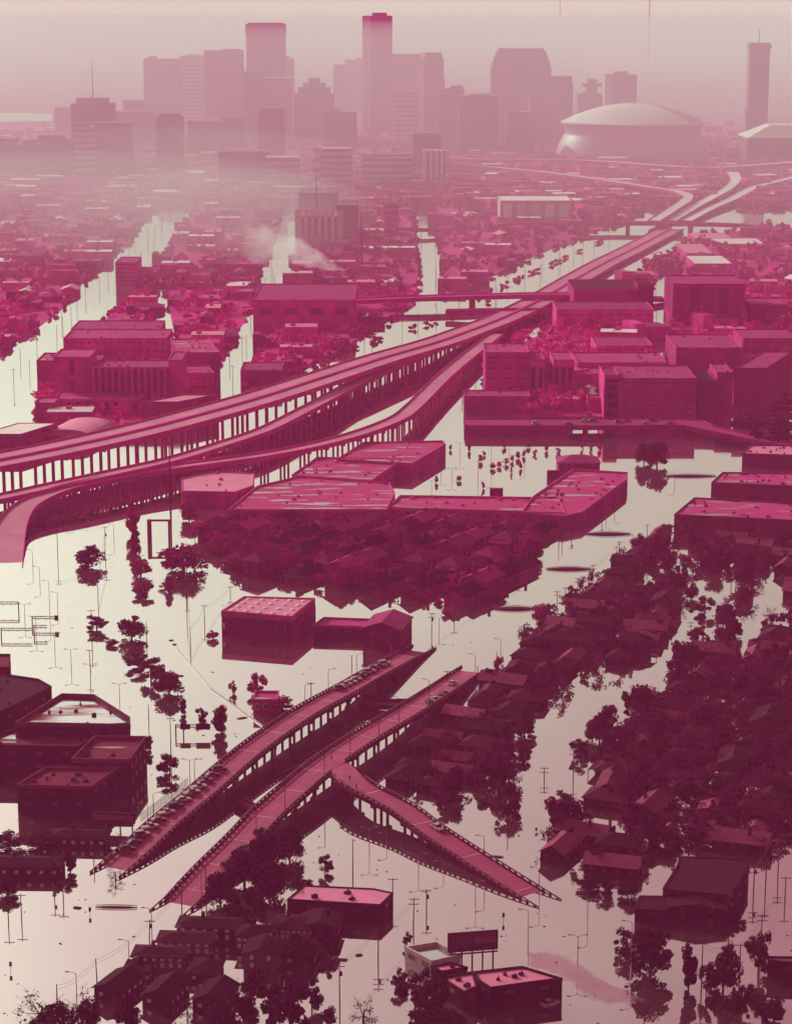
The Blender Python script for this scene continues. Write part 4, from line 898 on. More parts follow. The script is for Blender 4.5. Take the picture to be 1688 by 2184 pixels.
# ------------------------------------------------------------------ downtown
def facade(name, c, cp, sx, sz, wx=.5, wz=.5, vert=True):
    """far curtain wall: columns and floors too small to tell apart singly"""
    m = mat(name, c, .6, .1, .02, rnd=.15); n = m.node_tree; b = n.nodes['Principled BSDF']
    tc = n.nodes.new('ShaderNodeTexCoord'); sp = n.nodes.new('ShaderNodeSeparateXYZ'); n.links.new(tc.outputs['Object'], sp.inputs[0])
    ad = n.nodes.new('ShaderNodeMath'); ad.operation = 'ADD'; n.links.new(sp.outputs[0], ad.inputs[0]); n.links.new(sp.outputs[1], ad.inputs[1])
    def stripe(o, s, w):
        d = n.nodes.new('ShaderNodeMath'); d.operation = 'DIVIDE'; d.inputs[1].default_value = s; f = n.nodes.new('ShaderNodeMath'); f.operation = 'FRACT'; g = n.nodes.new('ShaderNodeMath'); g.operation = 'GREATER_THAN'; g.inputs[1].default_value = w
        n.links.new(o, d.inputs[0]); n.links.new(d.outputs[0], f.inputs[0]); n.links.new(f.outputs[0], g.inputs[0]); return g.outputs[0]
    a = stripe(ad.outputs[0], sx, wx) if sx else None; z = stripe(sp.outputs[2], sz, wz) if sz else None
    if a and z:
        mu = n.nodes.new('ShaderNodeMath'); mu.operation = 'MULTIPLY'; n.links.new(a, mu.inputs[0]); n.links.new(z, mu.inputs[1]); fac = mu.outputs[0]
    else: fac = a or z
    old = b.inputs['Base Color'].links[0].from_socket; mx = n.nodes.new('ShaderNodeMix'); mx.data_type = 'RGBA'; mx.inputs[7].default_value = (*cp, 1)
    n.links.new(fac, mx.inputs[0]); n.links.new(old, mx.inputs[6]); n.links.new(mx.outputs[2], b.inputs['Base Color']); return m
FV = facade('ribbed_curtain', (0.22,0.045,0.11), (0.14,0.03,0.075), 3.6, 0); FG = facade('gridded_wall', (0.32,0.05,0.14), (0.2,0.03,0.09), 4.2, 3.8); FH = facade('banded_wall', (0.55,0.34,0.40), (0.30,0.08,0.15), 0, 7.5)
FD = facade('dark_curtain', (0.18,0.02,0.09), (0.12,0.015,0.06), 3.2, 3.8)
def tower(label, x0, x1, yt, D, wm=TOWER, depth=40, rm=None, name='tower', cat='tower', rz=0, pent=None, group=None, steps=None, mast=None, left=None):
    a, b = at_dist(x0, yt, D), at_dist(x1, yt, D); w = b.x-a.x; h = a.z
    root = thing(name, label, cat, ((a.x+b.x)/2, D, 0), R(rz), group)
    m = MB(); segs = steps or [(1.0, 0.0, 1.0)]     # (relative width, from, to)
    for f, z0, z1 in segs: m.box(-w/2*f, w/2*f, depth*(1-f)/2, depth-depth*(1-f)/2, h*z0-(2 if z0 == 0 else 0), h*z1)
    m.build('body', wm, root)
    m = MB(); f = segs[-1][0]; m.box(-w/2*f+1, w/2*f-1, depth*(1-f)/2+1, depth-depth*(1-f)/2-1, h, h+.8); m.build('roof', rm or wm, root)
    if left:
        m = MB(); m.box(-w/2-.8, -w/2+left, -1.2, depth*.6, -1, h-.5); m.build('sunlit_side', TOWERP, root)  # added pale slab: sunlight on the tower's left put into its colour
    if pent:
        u0, u1, ph = pent; m = MB(); m.box(-w/2+w*u0, -w/2+w*u1, 6, depth-6, h, h+ph); m.build('penthouse', wm, root)
    if mast:
        m = MB(); m.tube((0,depth/2,h),(0,depth/2,h+mast),1.0,5,.3); m.build('mast', wm, root)
    return root
T0 = 3900
tower('left half of the paired hotel slabs left of the dark-topped tower', 305, 384, 126, 4100, FG, 40, pent=(.12,.32,5))
tower('right half of the paired hotel slabs, with pale horizontal bands', 384, 434, 119, 4200, FH, 40, pent=(.3,.8,3))
tower('plain slab between the paired hotel slabs and the dark-topped tower', 434, 516, 108, 3800, FG, 45, pent=(.5,.9,3))
tower('big dark-topped tower, second tallest of downtown', 524, 606, 52, 3900, FD, 48, pent=(.05,.95,3), steps=[(1,0,.9),(1.03,.9,1)])
tower('lower dark slab in front of the big dark-topped tower', 518, 562, 153, 3550, TOWER, 35)
tower('slim block just right of the big dark-topped tower', 603, 626, 126, 4300, TOWER, 30, pent=(.2,.6,5))
tower('mid-height pale slab below the big dark-topped tower', 563, 621, 166, 3650, FG, 30, rm=ROOFL)
tower('wide stepped block with a small crown between the two tallest towers', 626, 712, 168, 3700, TOWER, 40, steps=[(1,0,.76),(.8,.76,.86),(.55,.86,.93),(.28,.93,1)])
tower('farther pale block left of the tallest tower', 710, 738, 138, 4700, TOWER, 40); tower('farther block touching the left side of the tallest tower', 735, 772, 128, 4800, TOWER, 40, pent=(.6,.95,5))
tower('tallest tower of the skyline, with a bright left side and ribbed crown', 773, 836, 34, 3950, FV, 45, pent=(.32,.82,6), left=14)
tower('wide plain slab right of the tallest tower', 836, 894, 116, 4150, TOWER, 40)
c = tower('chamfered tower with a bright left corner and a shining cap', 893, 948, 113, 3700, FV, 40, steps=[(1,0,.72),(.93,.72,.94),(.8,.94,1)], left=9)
m = MB(); m.box(-19,-11,-1.6,16,c.children[0].data.vertices[-1].co.z-6,c.children[0].data.vertices[-1].co.z+1); m.build('cap', GOLD, c)
tower('pale low block below the wide plain slab', 841, 892, 196, 3500, FH, 30)
tower('first of the low dark blocks right of the chamfered tower', 930, 990, 190, 3500, TOWER, 40, pent=(.5,.95,5)); tower('broad dark block between the chamfered and the stepped tower', 978, 1062, 205, 3350, FD, 50, pent=(.3,.8,3))
tower('broad stepped office tower left of the stadium', 1048, 1176, 104, 3750, FD, 60, steps=[(1,0,.80),(.96,.80,.86),(.90,.86,.92),(.84,.92,.97),(.76,.97,1)])
tower('shoulder block right of the broad stepped tower', 1174, 1222, 164, 3700, TOWER, 50, steps=[(1,0,.9),(.92,.9,1)])
tower('octagon-topped block between the stadium and the broad stepped tower', 1232, 1288, 196, 3900, TOWER, 40, steps=[(1,0,.95),(.5,.95,1)]); 
oc = tower('small eight-sided roof restaurant above the low block by the stadium', 1243, 1283, 172, 3950, TOWER, 26, steps=[(.55,0,.88),(1,.88,.95),(.5,.95,1.04)])
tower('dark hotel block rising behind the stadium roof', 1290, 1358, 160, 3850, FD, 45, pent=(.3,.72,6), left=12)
t = tower('lone slender tower at the right with a flared cap and a mast', 1600, 1642, 92, 3450, FV, 28, steps=[(1,0,.90),(1.02,.9,.955),(1.12,.955,.985),(1.05,.985,1)], mast=22)
tower('narrow side shaft at the foot of the lone slender tower', 1590, 1602, 235, 3440, TOWER, 20)
tower('dark office block at left with a long mast on its roof', 150, 239, 222, 3050, TOWER, 40, pent=(.13,.86,8), mast=62)
tower('pale block left of the dark office block with the mast', 116, 152, 229, 3500, TOWERP, 30)
tower('white hotel with bright balcony bands in front of the dark office block', 157, 197, 270, 2800, FH, 26, pent=(.1,.7,4)); tower('plum block right of the white hotel with balcony bands', 190, 276, 263, 2950, TOWER, 35)
tower('broad misty block at the far left of downtown', 30, 82, 300, 2850, TOWER, 30, steps=[(1,0,.9),(.5,.9,1)]); tower('wide misty slab at the far left below the river', 60, 150, 290, 2900, TOWER, 40, steps=[(1,0,.93),(.6,.93,1)]); tower('low misty block cut by the left edge', -20, 32, 296, 2900, TOWER, 30)
tower('dark block half way between the white hotel and the paired slabs', 332, 387, 243, 3050, TOWER, 30, steps=[(1,0,.95),(.8,.95,1)]); tower('dark block under the big dark-topped tower', 550, 604, 232, 3000, TOWER, 30)
tower('long low dark hall in the mist left of the candy-striped tower', 465, 570, 324, 2750, TOWER, 40, name='hall', cat='hall'); tower('banded office right of the long dark hall', 566, 638, 336, 2700, FH, 26)
tower('white banded clinic right of the candy-striped tower', 684, 750, 318, 2650, FH, 26); tower('banded slab in the misty middle of downtown', 770, 880, 330, 2700, FH, 30); tower('narrow white-ribbed block below the chamfered tower', 902, 952, 322, 2750, facade('white_ribs', (.6,.42,.46), (.22,.03,.1), 7, 0), 26)
tower('dim block left of the wide stepped block', 262, 305, 215, 3800, TOWER, 35); tower('dim broad block behind the paired hotel slabs', 240, 330, 238, 3600, TOWER, 35); tower('dim flat block right of the dark block under the hotel', 400, 470, 258, 3300, TOWER, 35); tower('dim tall block in front of the plain slab', 470, 520, 250, 3400, TOWER, 30)
tower('dim block below the tallest tower', 690, 760, 240, 3300, TOWER, 30, pent=(.2,.5,6)); tower('dim low block right of the chamfered tower foot', 880, 940, 285, 3000, TOWER, 30); tower('dim block left of the stadium ramp', 1080, 1140, 240, 3400, TOWER, 40); tower('dim flat block beside the stadium', 1130, 1200, 205, 3600, TOWER, 40)
# candy-striped smoke stack
p = G(675, 396+10); D = p.y; zt = at_dist(675, 316, D).z; ct = thing('striped_tower', 'slim tower with red and white stripes in the mist', 'tower', (p.x, D, 0)); n = 9
for i in range(n):
    m = MB(); m.box(-4,4,-4,4, zt*i/n, zt*(i+1)/n); m.build('band', (RED, WHITE)[i % 2], ct)
m = MB(); m.box(4.2,9,-4,6,0,zt*.95); m.build('shaft', TOWERP, ct)
# domed stadium
Dd = 3330; c = at_dist(1348, 300, Dd); Rd = (at_dist(1500,271,Dd).x-at_dist(1197,271,Dd).x)/2; zr = at_dist(1348, 268, Dd-Rd).z; za = at_dist(1348, 221, Dd).z
sd = thing('domed_stadium', 'huge round stadium with a pale shallow dome, partly stripped at right', 'stadium', (c.x, Dd, 0)); k = 100
prof = [(Rd*1.10,-2),(Rd*1.06,zr*.25),(Rd*.97,zr*.62),(Rd*.945,zr*.72),(Rd*.985,zr*.93),(Rd*1.0,zr)]
m = MB(); m.lathe(prof, k, close=False); m.build('wall', mat('stadium_panels', (.52,.22,.32), .45, .1, .01), sd, True)
def capm(sel):
    m = MB(); n = 14
    for i in range(n):
        r0, r1 = Rd*(1-i/n), Rd*(1-(i+1)/n); z = lambda r: zr+1+(za-zr)*(1-(r/Rd)**2)
        for j in range(k):
            a0, a1 = 2*math.pi*j/k, 2*math.pi*(j+1)/k; mid = math.degrees((a0+a1)/2) % 360
            # the bare sector opens to the right
            s = (mid > 275 or mid < 110) and r0 > Rd*(.12 + .1*math.sin(j*2.1)**2)
            s = s and (mid > 318 or mid < 85 or r0 > Rd*.8 and mid > 400)
            if s != sel: continue
            v = [(r0*math.cos(a0),r0*math.sin(a0),z(r0)),(r0*math.cos(a1),r0*math.sin(a1),z(r0)),(r1*math.cos(a1),r1*math.sin(a1),z(r1)),(r1*math.cos(a0),r1*math.sin(a0),z(r1))]
            m.quad(*v)
    return m
capm(False).build('dome', DOMER, sd, True); capm(True).build('stripped_dome', DOMES, sd, True)
m = MB(); m.lathe([(Rd*1.015,zr-1.5),(Rd*1.015,zr+1.2),(Rd*.985,zr+1.4)], k, close=False); m.build('rim', TOWERP, sd)
m = MB(); m.lathe([(6,za+.5),(6,za+2.5),(2,za+3.5)], 16); m.build('lantern', DOMES, sd)
# arena at the right edge
A = at_dist(1690, 300, 3150); za2 = at_dist(1690, 268, 3150).z; ar = thing('arena', 'low arena with a pale sloping roof at the right edge', 'arena', (A.x, 3150, 0))
m = MB(); w = (at_dist(1790,300,3150)-at_dist(1594,300,3150)).x; h2 = at_dist(1690,294,3150).z
m.box(-w/2,w/2,0,90,-2,h2); m.build('wall', TOWER, ar); m = MB(); m.add([(-w/2,-2,h2),(w/2,-2,h2),(w/2,92,h2),(-w/2,92,h2),(-w*.22,25,za2),(w*.22,25,za2),(w*.22,65,za2),(-w*.22,65,za2)], [(0,1,5,4),(1,2,6,5),(2,3,7,6),(3,0,4,7),(4,5,6,7)]); m.build('roof', ROOFL, ar)
for x, yt, D, lab in ((1385, -6, 6000, 'very tall thin broadcast mast beyond the stadium'), (1194, 2, 9000, 'faint thin broadcast mast far behind downtown')):
    p = at_dist(x, yt, D); m = MB(); m.tube((0,0,0),(0,0,p.z),1.3 if D < 7000 else 1.6,6,.9); o = m.build('broadcast_mast', TOWER); o.location = (p.x, D, 0); tag(o, lab, 'mast')
# far banks, river and lake
def sheet(name, px, z, mt, kind='structure'):
    m = MB(); q = [G(x, y, z) for x, y in px]; m.add(q, [tuple(range(len(q)))]); return tag(m.build(name, mt), kind=kind)
m = MB(); m.quad((-38000,4300,.6),(38000,4300,.6),(38000,78000,.6),(-38000,78000,.6)); structure('far_bank', m, LANDF)
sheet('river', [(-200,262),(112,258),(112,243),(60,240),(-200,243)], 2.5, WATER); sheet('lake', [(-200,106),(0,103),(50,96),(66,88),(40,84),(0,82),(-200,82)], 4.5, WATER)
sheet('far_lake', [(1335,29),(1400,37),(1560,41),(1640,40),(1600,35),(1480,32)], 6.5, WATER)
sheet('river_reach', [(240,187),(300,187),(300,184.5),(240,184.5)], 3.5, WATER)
# ------------------------------------------------------------------ city blocks, their low buildings and their trees
import numpy as np
OCC = []
for o in list(col.objects):
    if o.type == 'EMPTY' and o.children and o.get('category') and o.get('category') not in ('car','ramp','viaduct','overpass','road','street','tower','railing','sign gantry','bridge','mast'):
        for c in o.children:
            if c.name.startswith('wall') and c.type == 'MESH':
                M = Matrix.Translation(o.location) @ Matrix.Rotation(o.rotation_euler.z, 4, 'Z')
                v = [M @ x.co for x in c.data.vertices]; xs = [p.x for p in v]; ys = [p.y for p in v]
                OCC.append((min(xs), max(xs), min(ys), max(ys)))
ROADPTS = [(s[0].x, s[0].y, s[2]/2) for k, S in RAMPS.items() for s in S[::2]]
RP = np.array(ROADPTS); OC = np.array(OCC)
SIDE = [[(322,612),(352,612),(376,735),(424,728),(424,745),(345,748),(328,690)]]
SIDEW = [[(G(a,b).x, G(a,b).y) for a, b in q] for q in SIDE]
def free(x, y, r, road_gap=3.0):
    if any(inside(q, x, y) for q in SIDEW): return False
    if ((RP[:,0]-x)**2 + (RP[:,1]-y)**2 < (RP[:,2]+r+road_gap)**2).any(): return False
    return not ((OC[:,0]-r < x) & (x < OC[:,1]+r) & (OC[:,2]-r < y) & (y < OC[:,3]+r)).any()
_lv = None
def leaf_mass(name, trees, per, leaf, m, kind='stuff', seed=1):
    """many crowns joined into one mesh of leaf-clump faces; trees = [(x, y, height, radius)]"""
    r = np.random.RandomState(seed); T_ = np.array(trees); n = len(T_)*per; ti = np.repeat(np.arange(len(T_)), per)
    lob = r.normal(size=(len(T_), 7, 3)); lob /= np.linalg.norm(lob, axis=2, keepdims=True); lob *= r.uniform(.25,.8,(len(T_),7,1))
    li = r.randint(0, 7, n); d = r.normal(size=(n,3)); d /= np.linalg.norm(d, axis=1, keepdims=True); d *= (r.rand(n,1)**.4)*.45
    u = lob[ti, li] + d
    h = T_[ti,2]; R_ = T_[ti,3]
    c = np.stack([T_[ti,0]+u[:,0]*R_, T_[ti,1]+u[:,1]*R_, h*.56+u[:,2]*h*.42], 1); c[:,2] = np.maximum(c[:,2], .2)
    a = r.normal(size=(n,3)); a /= np.linalg.norm(a, axis=1, keepdims=True); b = np.cross(a, r.normal(size=(n,3))); b /= np.linalg.norm(b, axis=1, keepdims=True)
    s = (leaf*r.uniform(.6,1.4,(n,1)))
    V = np.stack([c-a*s-b*s*.4, c+b*s*.8-a*s*.1, c+a*s*1.1+b*s*.15, c-b*s*.75], 1).reshape(-1,3)
    me = bpy.data.meshes.new(name); me.vertices.add(n*4); me.vertices.foreach_set('co', V.ravel())
    me.loops.add(n*4); me.loops.foreach_set('vertex_index', np.arange(n*4)); me.polygons.add(n)
    me.polygons.foreach_set('loop_start', np.arange(n)*4); me.polygons.foreach_set('loop_total', np.full(n,4)); me.materials.append(m); me.update(); me.validate()
    o = bpy.data.objects.new(name, me); col.objects.link(o); return tag(o, kind=kind)
BLOCKS = [
  [(-80,385),(372,380),(316,452),(280,512),(228,548),(170,610),(130,660),(72,705),(20,730),(-30,800),(-80,845)],
  [(452,380),(410,455),(368,520),(334,575),(300,622),(240,668),(160,745),(100,800),(84,866),(74,908),(120,960),(455,864),(452,842),(468,752),(522,686),(566,545),(600,450),(632,385)],
  [(660,385),(648,450),(638,520),(618,600),(580,700),(532,800),(520,850),(630,800),(780,712),(880,655),(892,600),(884,500),(878,400)],
  [(912,385),(926,470),(946,560),(950,628),(1000,612),(1130,548),(1270,494),(1335,470),(1385,440),(1340,385)],
  [(1505,492),(1458,525),(1388,566),(1314,612),(1268,655),(1166,706),(1070,752),(1036,776),(1032,860),(1090,888),(1392,888),(1388,690),(1388,600),(1480,520)],
  [(1510,500),(1426,600),(1434,690),(1432,770),(1416,880),(1560,890),(1640,850),(1750,830),(1750,480)]]
FARB = [(-200,440),(-200,262),(1900,262),(1900,480),(1560,480),(1480,440),(900,385),(640,385),(432,380),(-80,392)]
for i, b in enumerate(BLOCKS):
    m = MB(); q = [G(x,y,.3) for x,y in b]; m.add(q, [tuple(range(len(q)))]); m.prism([(v.x,v.y) for v in ccw([(p.x,p.y) for p in q]) ] if False else ccw([(p.x,p.y) for p in q]), -.6, .29, top=False); structure('low_ground', m, LAND)
m = MB(); m.add([G(x,y,.5) for x,y in ((-300,392),(1990,392),(1990,258),(-300,258))], [(0,1,2,3)]); structure('city_ground', m, LAND)
ORD = ['','second ','third ','fourth ','fifth ','sixth ','seventh ','eighth ','ninth ','tenth ','eleventh ','twelfth '] + ['%dth ' % i for i in range(13, 80)]
def by_landmark(objs, marks, fmt='%s, %snearest %s %s'):
    """objs = [(object, description)]: the label tells where it is from the closest thing one can find"""
    g = {}
    for o, d in objs:
        px, py = proj(o.location); k = min(range(len(marks)), key=lambda i: (marks[i][0]-px)**2+((marks[i][1]-py)*1.6)**2); dx, dy = px-marks[k][0], (py-marks[k][1])*1.6
        w = ('right of' if dx > 0 else 'left of') if abs(dx) > abs(dy) else ('in front of' if dy > 0 else 'behind'); g.setdefault((k, w, d), []).append((dx*dx+dy*dy, o))
    for (k, w, d), l in g.items():
        for i, (_, o) in enumerate(sorted(l, key=lambda t: t[0])): o['label'] = fmt % (d, ORD[i], w, marks[k][2])
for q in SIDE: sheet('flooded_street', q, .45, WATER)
r9 = random.Random(21); lows = []; tmass = []; smallrest = []
GA = math.atan2(*(lambda d: (d.y, d.x))(G(600,450)-G(500,800)))
for bi, b in enumerate(BLOCKS):
    W = [G(x,y) for x,y in b]; P = [(p.x,p.y) for p in W]; xs = [p[0] for p in P]; ys = [p[1] for p in P]
    y = min(ys)
    while y < max(ys):
        dist = y; st = 21 + (dist-1100)*.011; x = min(xs)
        while x < max(xs):
            qx, qy = x+r9.uniform(-.3,.3)*st, y+r9.uniform(-.3,.3)*st*1.3
            if inside(P, qx, qy):
                if r9.random() < (.62 if bi != 4 else .45) and free(qx, qy, 8): lows.append((qx, qy, bi))
                for _ in range(6 if bi == 4 else (5 if dist < 1800 else 4)):
                    tx, ty = qx+r9.uniform(-.6,.6)*st, qy+r9.uniform(-.6,.6)*st
                    if inside(P, tx, ty) and free(tx, ty, 2, 1): tmass.append((tx, ty, r9.uniform(5,10.5)*(1.25 if bi > 3 else 1), r9.uniform(3,6)))
            x += st
        y += st*1.4
# ragged trees and shrubs along the street edges
for b in BLOCKS:
    W = [G(x,y) for x,y in b]
    for p, q in zip(W, W[1:]+W[:1]):
        n = int((q-p).length/11)
        for k in range(n):
            t = (k+r9.random())/n; c = p.lerp(q, t)
            if r9.random() < .6 and free(c.x, c.y, 1, 1): tmass.append((c.x+r9.uniform(-2,2), c.y+r9.uniform(-3,3), r9.uniform(2,6), r9.uniform(1.5,3)))
lows.sort(key=lambda p: p[1]*1.0 + abs(p[0])*.1)
_zone = ['left of the bright flooded boulevard','between the two flooded streets on the left','around the wide dark hall in the middle','between the narrow flooded street and the expressway','below the expressway at the right hospitals','right of the narrow flooded street at right']
def low_proto(k):
    r = random.Random(500+k); w, l, h = r.uniform(13,30), r.uniform(10,20), r.choice((4.5,5.5,6.5,9))
    wm = (WALLM, WALLP, WALLM, WALLD)[k % 4]; rm = (ROOFR, ROOFM, ROOFP, ROOFR, ROOFL, ROOFR)[k % 6]
    if k % 5 == 4: return [x for x in house_proto(l*.8, w, h*.8, 2.6, 'hip' if k % 2 else 'gable', wm, rm, TRIMM, GLASSD, k, wn=3) if x[0] in ('wall','roof')]
    m = MB(); m.box(-w/2,w/2,-l/2,l/2,-1,h); P = [('wall', m.mesh('wall', wm), (0,0,0), 0, [])]
    m = MB(); m.box(-w/2+.3,w/2-.3,-l/2+.3,l/2-.3,h-.2,h+.12); P.append(('roof', m.mesh('roof', rm), (0,0,0), 0, []))
    m = MB(); s = 1.6; m.box(-s,s,-1,1,h,h+1.6); P.append(('roof_unit', m.mesh('roof_unit', TRIMM), (r.uniform(-w*.3,w*.3), r.uniform(-l*.25,l*.25), 0), 0, []))
    if k % 3 == 0:
        m = MB(); m.box(-w/2,-w/2+w*.3,-l/2,l/2,h,h+2.8); P.append(('raised_bay', m.mesh('raised_bay', wm), (0,0,0), 0, []))
    return P
LP = [low_proto(k) for k in range(20)]
RD = ('rose-roofed','wet-roofed','pink-roofed','rose-roofed','pale-roofed','rose-roofed')
MARKS = [(155,780,'the left pylon of the ribbed slab'),(277,800,'the ribbed slab'),(430,780,'the bright-stripped roofs'),(246,720,'the terraced block'),(269,590,'the six-storey boulevard block'),(30,600,'the far boulevard at the left edge'),(40,940,'the white-roofed edge hall'),(648,670,'the vast dark hall'),(555,805,'the dark box by the viaduct'),(690,490,'the stepped hospital'),(834,480,'the slim dark tower'),(918,520,'the narrow flooded street'),(1100,560,'the left expressway channel'),(1140,450,'the long pale mall'),(1290,690,'the long dark block'),(1080,800,'the three-banded wing'),(1175,800,'the twin hospital towers'),(1385,850,'the wide hospital'),(1508,650,'the tall two-bay block'),(1520,570,'the pale sheds'),(1510,770,'the gabled grey block'),(1650,740,'the white-windowed slab'),(1640,670,'the low hall with a white sign'),(1290,620,'the plum office'),(365,690,'the short flooded street'),(520,720,'the second flooded street'),(800,640,'the street overpass'),(450,650,'the tree belt between two streets'),(120,640,'the boulevard bend'),(780,740,'the viaduct bend')]
lowo = []
for i, (x, y, bi) in enumerate(lows[:285]):
    lk = r9.randrange(20)
    lo_ = stamp(LP[lk], 'low_building', 'low', 'building', (x, y, 0), GA-R(90)+R(r9.choice((0,0,90))) if bi < 3 else R(r9.choice((-8,-8,20))), None, 'low buildings '+_zone[bi]); lowo.append((lo_, 'low '+RD[lk % 6]+(' hip' if lk % 5 == 4 and lk % 2 else '')+' building'))
by_landmark(lowo, MARKS)
# what is farther than those: one mass of rooftops
m = MB()
fr = lows[285:]
for k in range(800):
    x, yy = r9.uniform(-60,1750), 262+ (440-262)*r9.random()**.7; p = G(x, yy); fr.append((p.x, p.y, 9))
mats3 = [WALLM, ROOFL, WALLD, ROOFR]
for x, y, bi in fr:
    if not free(x, y, 10, 2): continue
    w, l, h = r9.uniform(14,40), r9.uniform(12,30), r9.uniform(4,11); a = r9.uniform(-.3,.3); ca, sa = math.cos(a), math.sin(a)
    poly = [(x+u*ca-v*sa, y+u*sa+v*ca) for u, v in ((-w/2,-l/2),(w/2,-l/2),(w/2,l/2),(-w/2,l/2))]
    m.cur = r9.choice((0,0,2)); m.prism(poly, 0, h, top=False); m.cur = r9.choice((1,3,3,3,2)); m.add([(px,py,h) for px,py in poly], [(0,1,2,3)])
tag(m.build('distant_rooftops', mats3), kind='stuff')
far_t = []
for k in range(2400):
    x, yy = r9.uniform(-60,1750), 262+(445-262)*r9.random()**.6; p = G(x, yy)
    if free(p.x, p.y, 4, 2): far_t.append((p.x, p.y, r9.uniform(5,10), r9.uniform(5,12)))
near_t = [t for t in tmass if t[1] < 1700]; mid_t = [t for t in tmass if t[1] >= 1700]
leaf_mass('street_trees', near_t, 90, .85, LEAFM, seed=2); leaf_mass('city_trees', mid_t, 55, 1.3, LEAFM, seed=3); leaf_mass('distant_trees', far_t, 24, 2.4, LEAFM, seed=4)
# trees on the strips between the channels of the expressway
strip = []
for pts, wd in (([(640,792),(760,742),(880,702),(990,664),(1060,640)],3),([(1010,640),(1130,585),(1290,512)],4),([(1180,690),(1290,630),(1420,555),(1460,520)],5),([(1140,700),(1240,660),(1330,600)],3)):
    W = [G(*p) for p in pts]
    for a, b in zip(W, W[1:]):
        n = int((b-a).length/7)
        for k in range(n):
            c = a.lerp(b, r9.random())
            if r9.random() < .5: strip.append((c.x+r9.uniform(-wd,wd)*.5, c.y, r9.uniform(1.5,4), r9.uniform(1.5,3)))
leaf_mass('verge_trees', strip, 80, .8, LEAFM, seed=5)
# ------------------------------------------------------------------ house quarters
def house_kit(wm, rm, fm, pm, s):
    K = []
    for i, (w, l, h, hr, k, po, ch, wn, do) in enumerate(((8,13,3.0,2.0,'hip',True,False,3,False),(7.5,15,3.1,2.3,'gable',True,True,4,False),(9,12,3.0,2.2,'hip',False,True,3,False),(8,12,5.4,2.4,'hip',True,False,3,False),(7,16,3.2,2.4,'gable',False,False,4,True),(9.5,14,5.6,2.2,'gable',False,True,3,True),(6.5,7,2.4,1.2,'gable',False,False,1,False),(10,15,3.0,2.6,'hip',True,True,3,True))):
        K.append((house_proto(w,l,h,hr,k,wm[i % len(wm)],rm[i % len(rm)],fm,pm,s+i,po,ch,wn,do), max(w,l)/2, h))
    return K
RW1, RW2 = mat('shingle_dark', (.030,.0035,.011), .9, .35, .9, rnd=.4), mat('shingle_brown', (.055,.007,.02), .9, .3, .9, rnd=.4)
RW3 = mat('shingle_sunlit', (.20,.035,.075), .9, .3, .9, rnd=.45)  # paler shingle: sunlight on roof slopes put into the colour
WW1, WW2, WW3 = mat('siding_dark', (.034,.004,.013), .9, .25, .8, rnd=.35), mat('siding_wine', (.07,.009,.027), .9, .2, .8, rnd=.3), mat('siding_dusty', (.12,.03,.05), .9, .2, .8, rnd=.3)
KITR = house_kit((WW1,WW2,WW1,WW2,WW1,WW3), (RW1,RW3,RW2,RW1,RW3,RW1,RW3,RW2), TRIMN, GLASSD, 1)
KITC = house_kit((BRICKW,WALLP,WALLD), (mat('shingle_plum',(.18,.010,.06),.9,.3,.8,rnd=.3),ROOFD,mat('shingle_rose',(.34,.016,.115),.9,.3,.8,rnd=.3)), TRIMM, GLASSD, 30)
kinds = ('hip-roofed cottage with porch','gabled shotgun house with porch','hip-roofed cottage with chimney','tall hip-roofed house','long gabled house with dormer','tall gabled house','small gabled shed','broad hip-roofed house with dormer')
REG = [(1100,1375),(1205,1275),(1300,1222),(1322,1190),(1428,1128),(1445,1165),(1560,1150),(1720,1150),(1720,1800),(1665,1800),(1590,1850),(1500,1800),(1420,1850),(1300,1870),(1190,1850),(1090,1800),(1170,1735),(1070,1690),(990,1745),(850,1690),(838,1650),(960,1560),(1010,1480),(1100,1440)]
GAPS = [([(1285,1480),(1250,1530),(1215,1570),(1205,1640),(1180,1690),(1120,1745),(1060,1800)],12),([(1560,1215),(1500,1290),(1455,1370),(1400,1430),(1330,1500)],9),([(1660,1240),(1600,1330),(1560,1400)],7),([(1440,1170),(1400,1240),(1340,1270)],6),([(1640,1420),(1580,1500),(1490,1570)],4),([(1545,1560),(1500,1640),(1450,1700)],4),([(1720,1640),(1610,1660)],4),([(1320,1600),(1420,1710)],3),([(1230,1735),(1330,1765),(1410,1800)],6),([(1330,1430),(1420,1470),(1500,1470)],4),([(1660,1300),(1720,1360)],5),([(1380,1560),(1460,1600),(1560,1640)],3),([(1130,1480),(1200,1520)],3)]
GPTS = []
for pts, w in GAPS:
    W = [G(*p) for p in pts]
    for a, b in zip(W, W[1:]):
        n = max(2, int((b-a).length/4))
        for k in range(n): c = a.lerp(b, k/n); GPTS.append((c.x, c.y, w))
GP = np.array(GPTS)
def open_water(x, y, r=0): return ((GP[:,0]-x)**2+(GP[:,1]-y)**2 < (GP[:,2]+r)**2).any()
PR = [(G(*p).x, G(*p).y) for p in REG]
U = (G(1430,1128)-G(1100,1440)); U.z = 0; U.normalize(); Vv = Vector((U.y, -U.x, 0))
UA = math.atan2(U.y, U.x)
houses = []; HP = []
o = G(1100,1440); row = 0; v = -90.0
while v < 260:
    u = -230.0+r9.uniform(0,8)
    while u < 480:
        p = o + U*u + Vv*v
        if inside(PR, p.x, p.y) and not open_water(p.x, p.y, 1.5) and free(p.x, p.y, 5, 2) and r9.random() < .93: houses.append((p.x+r9.uniform(-1.5,1.5), p.y+r9.uniform(-2,2), row, u))
        u += r9.uniform(10,14.5)
    row += 1; v += 13 if row % 2 else 17
near_h = sorted(houses, key=lambda h: h[1])[:205]
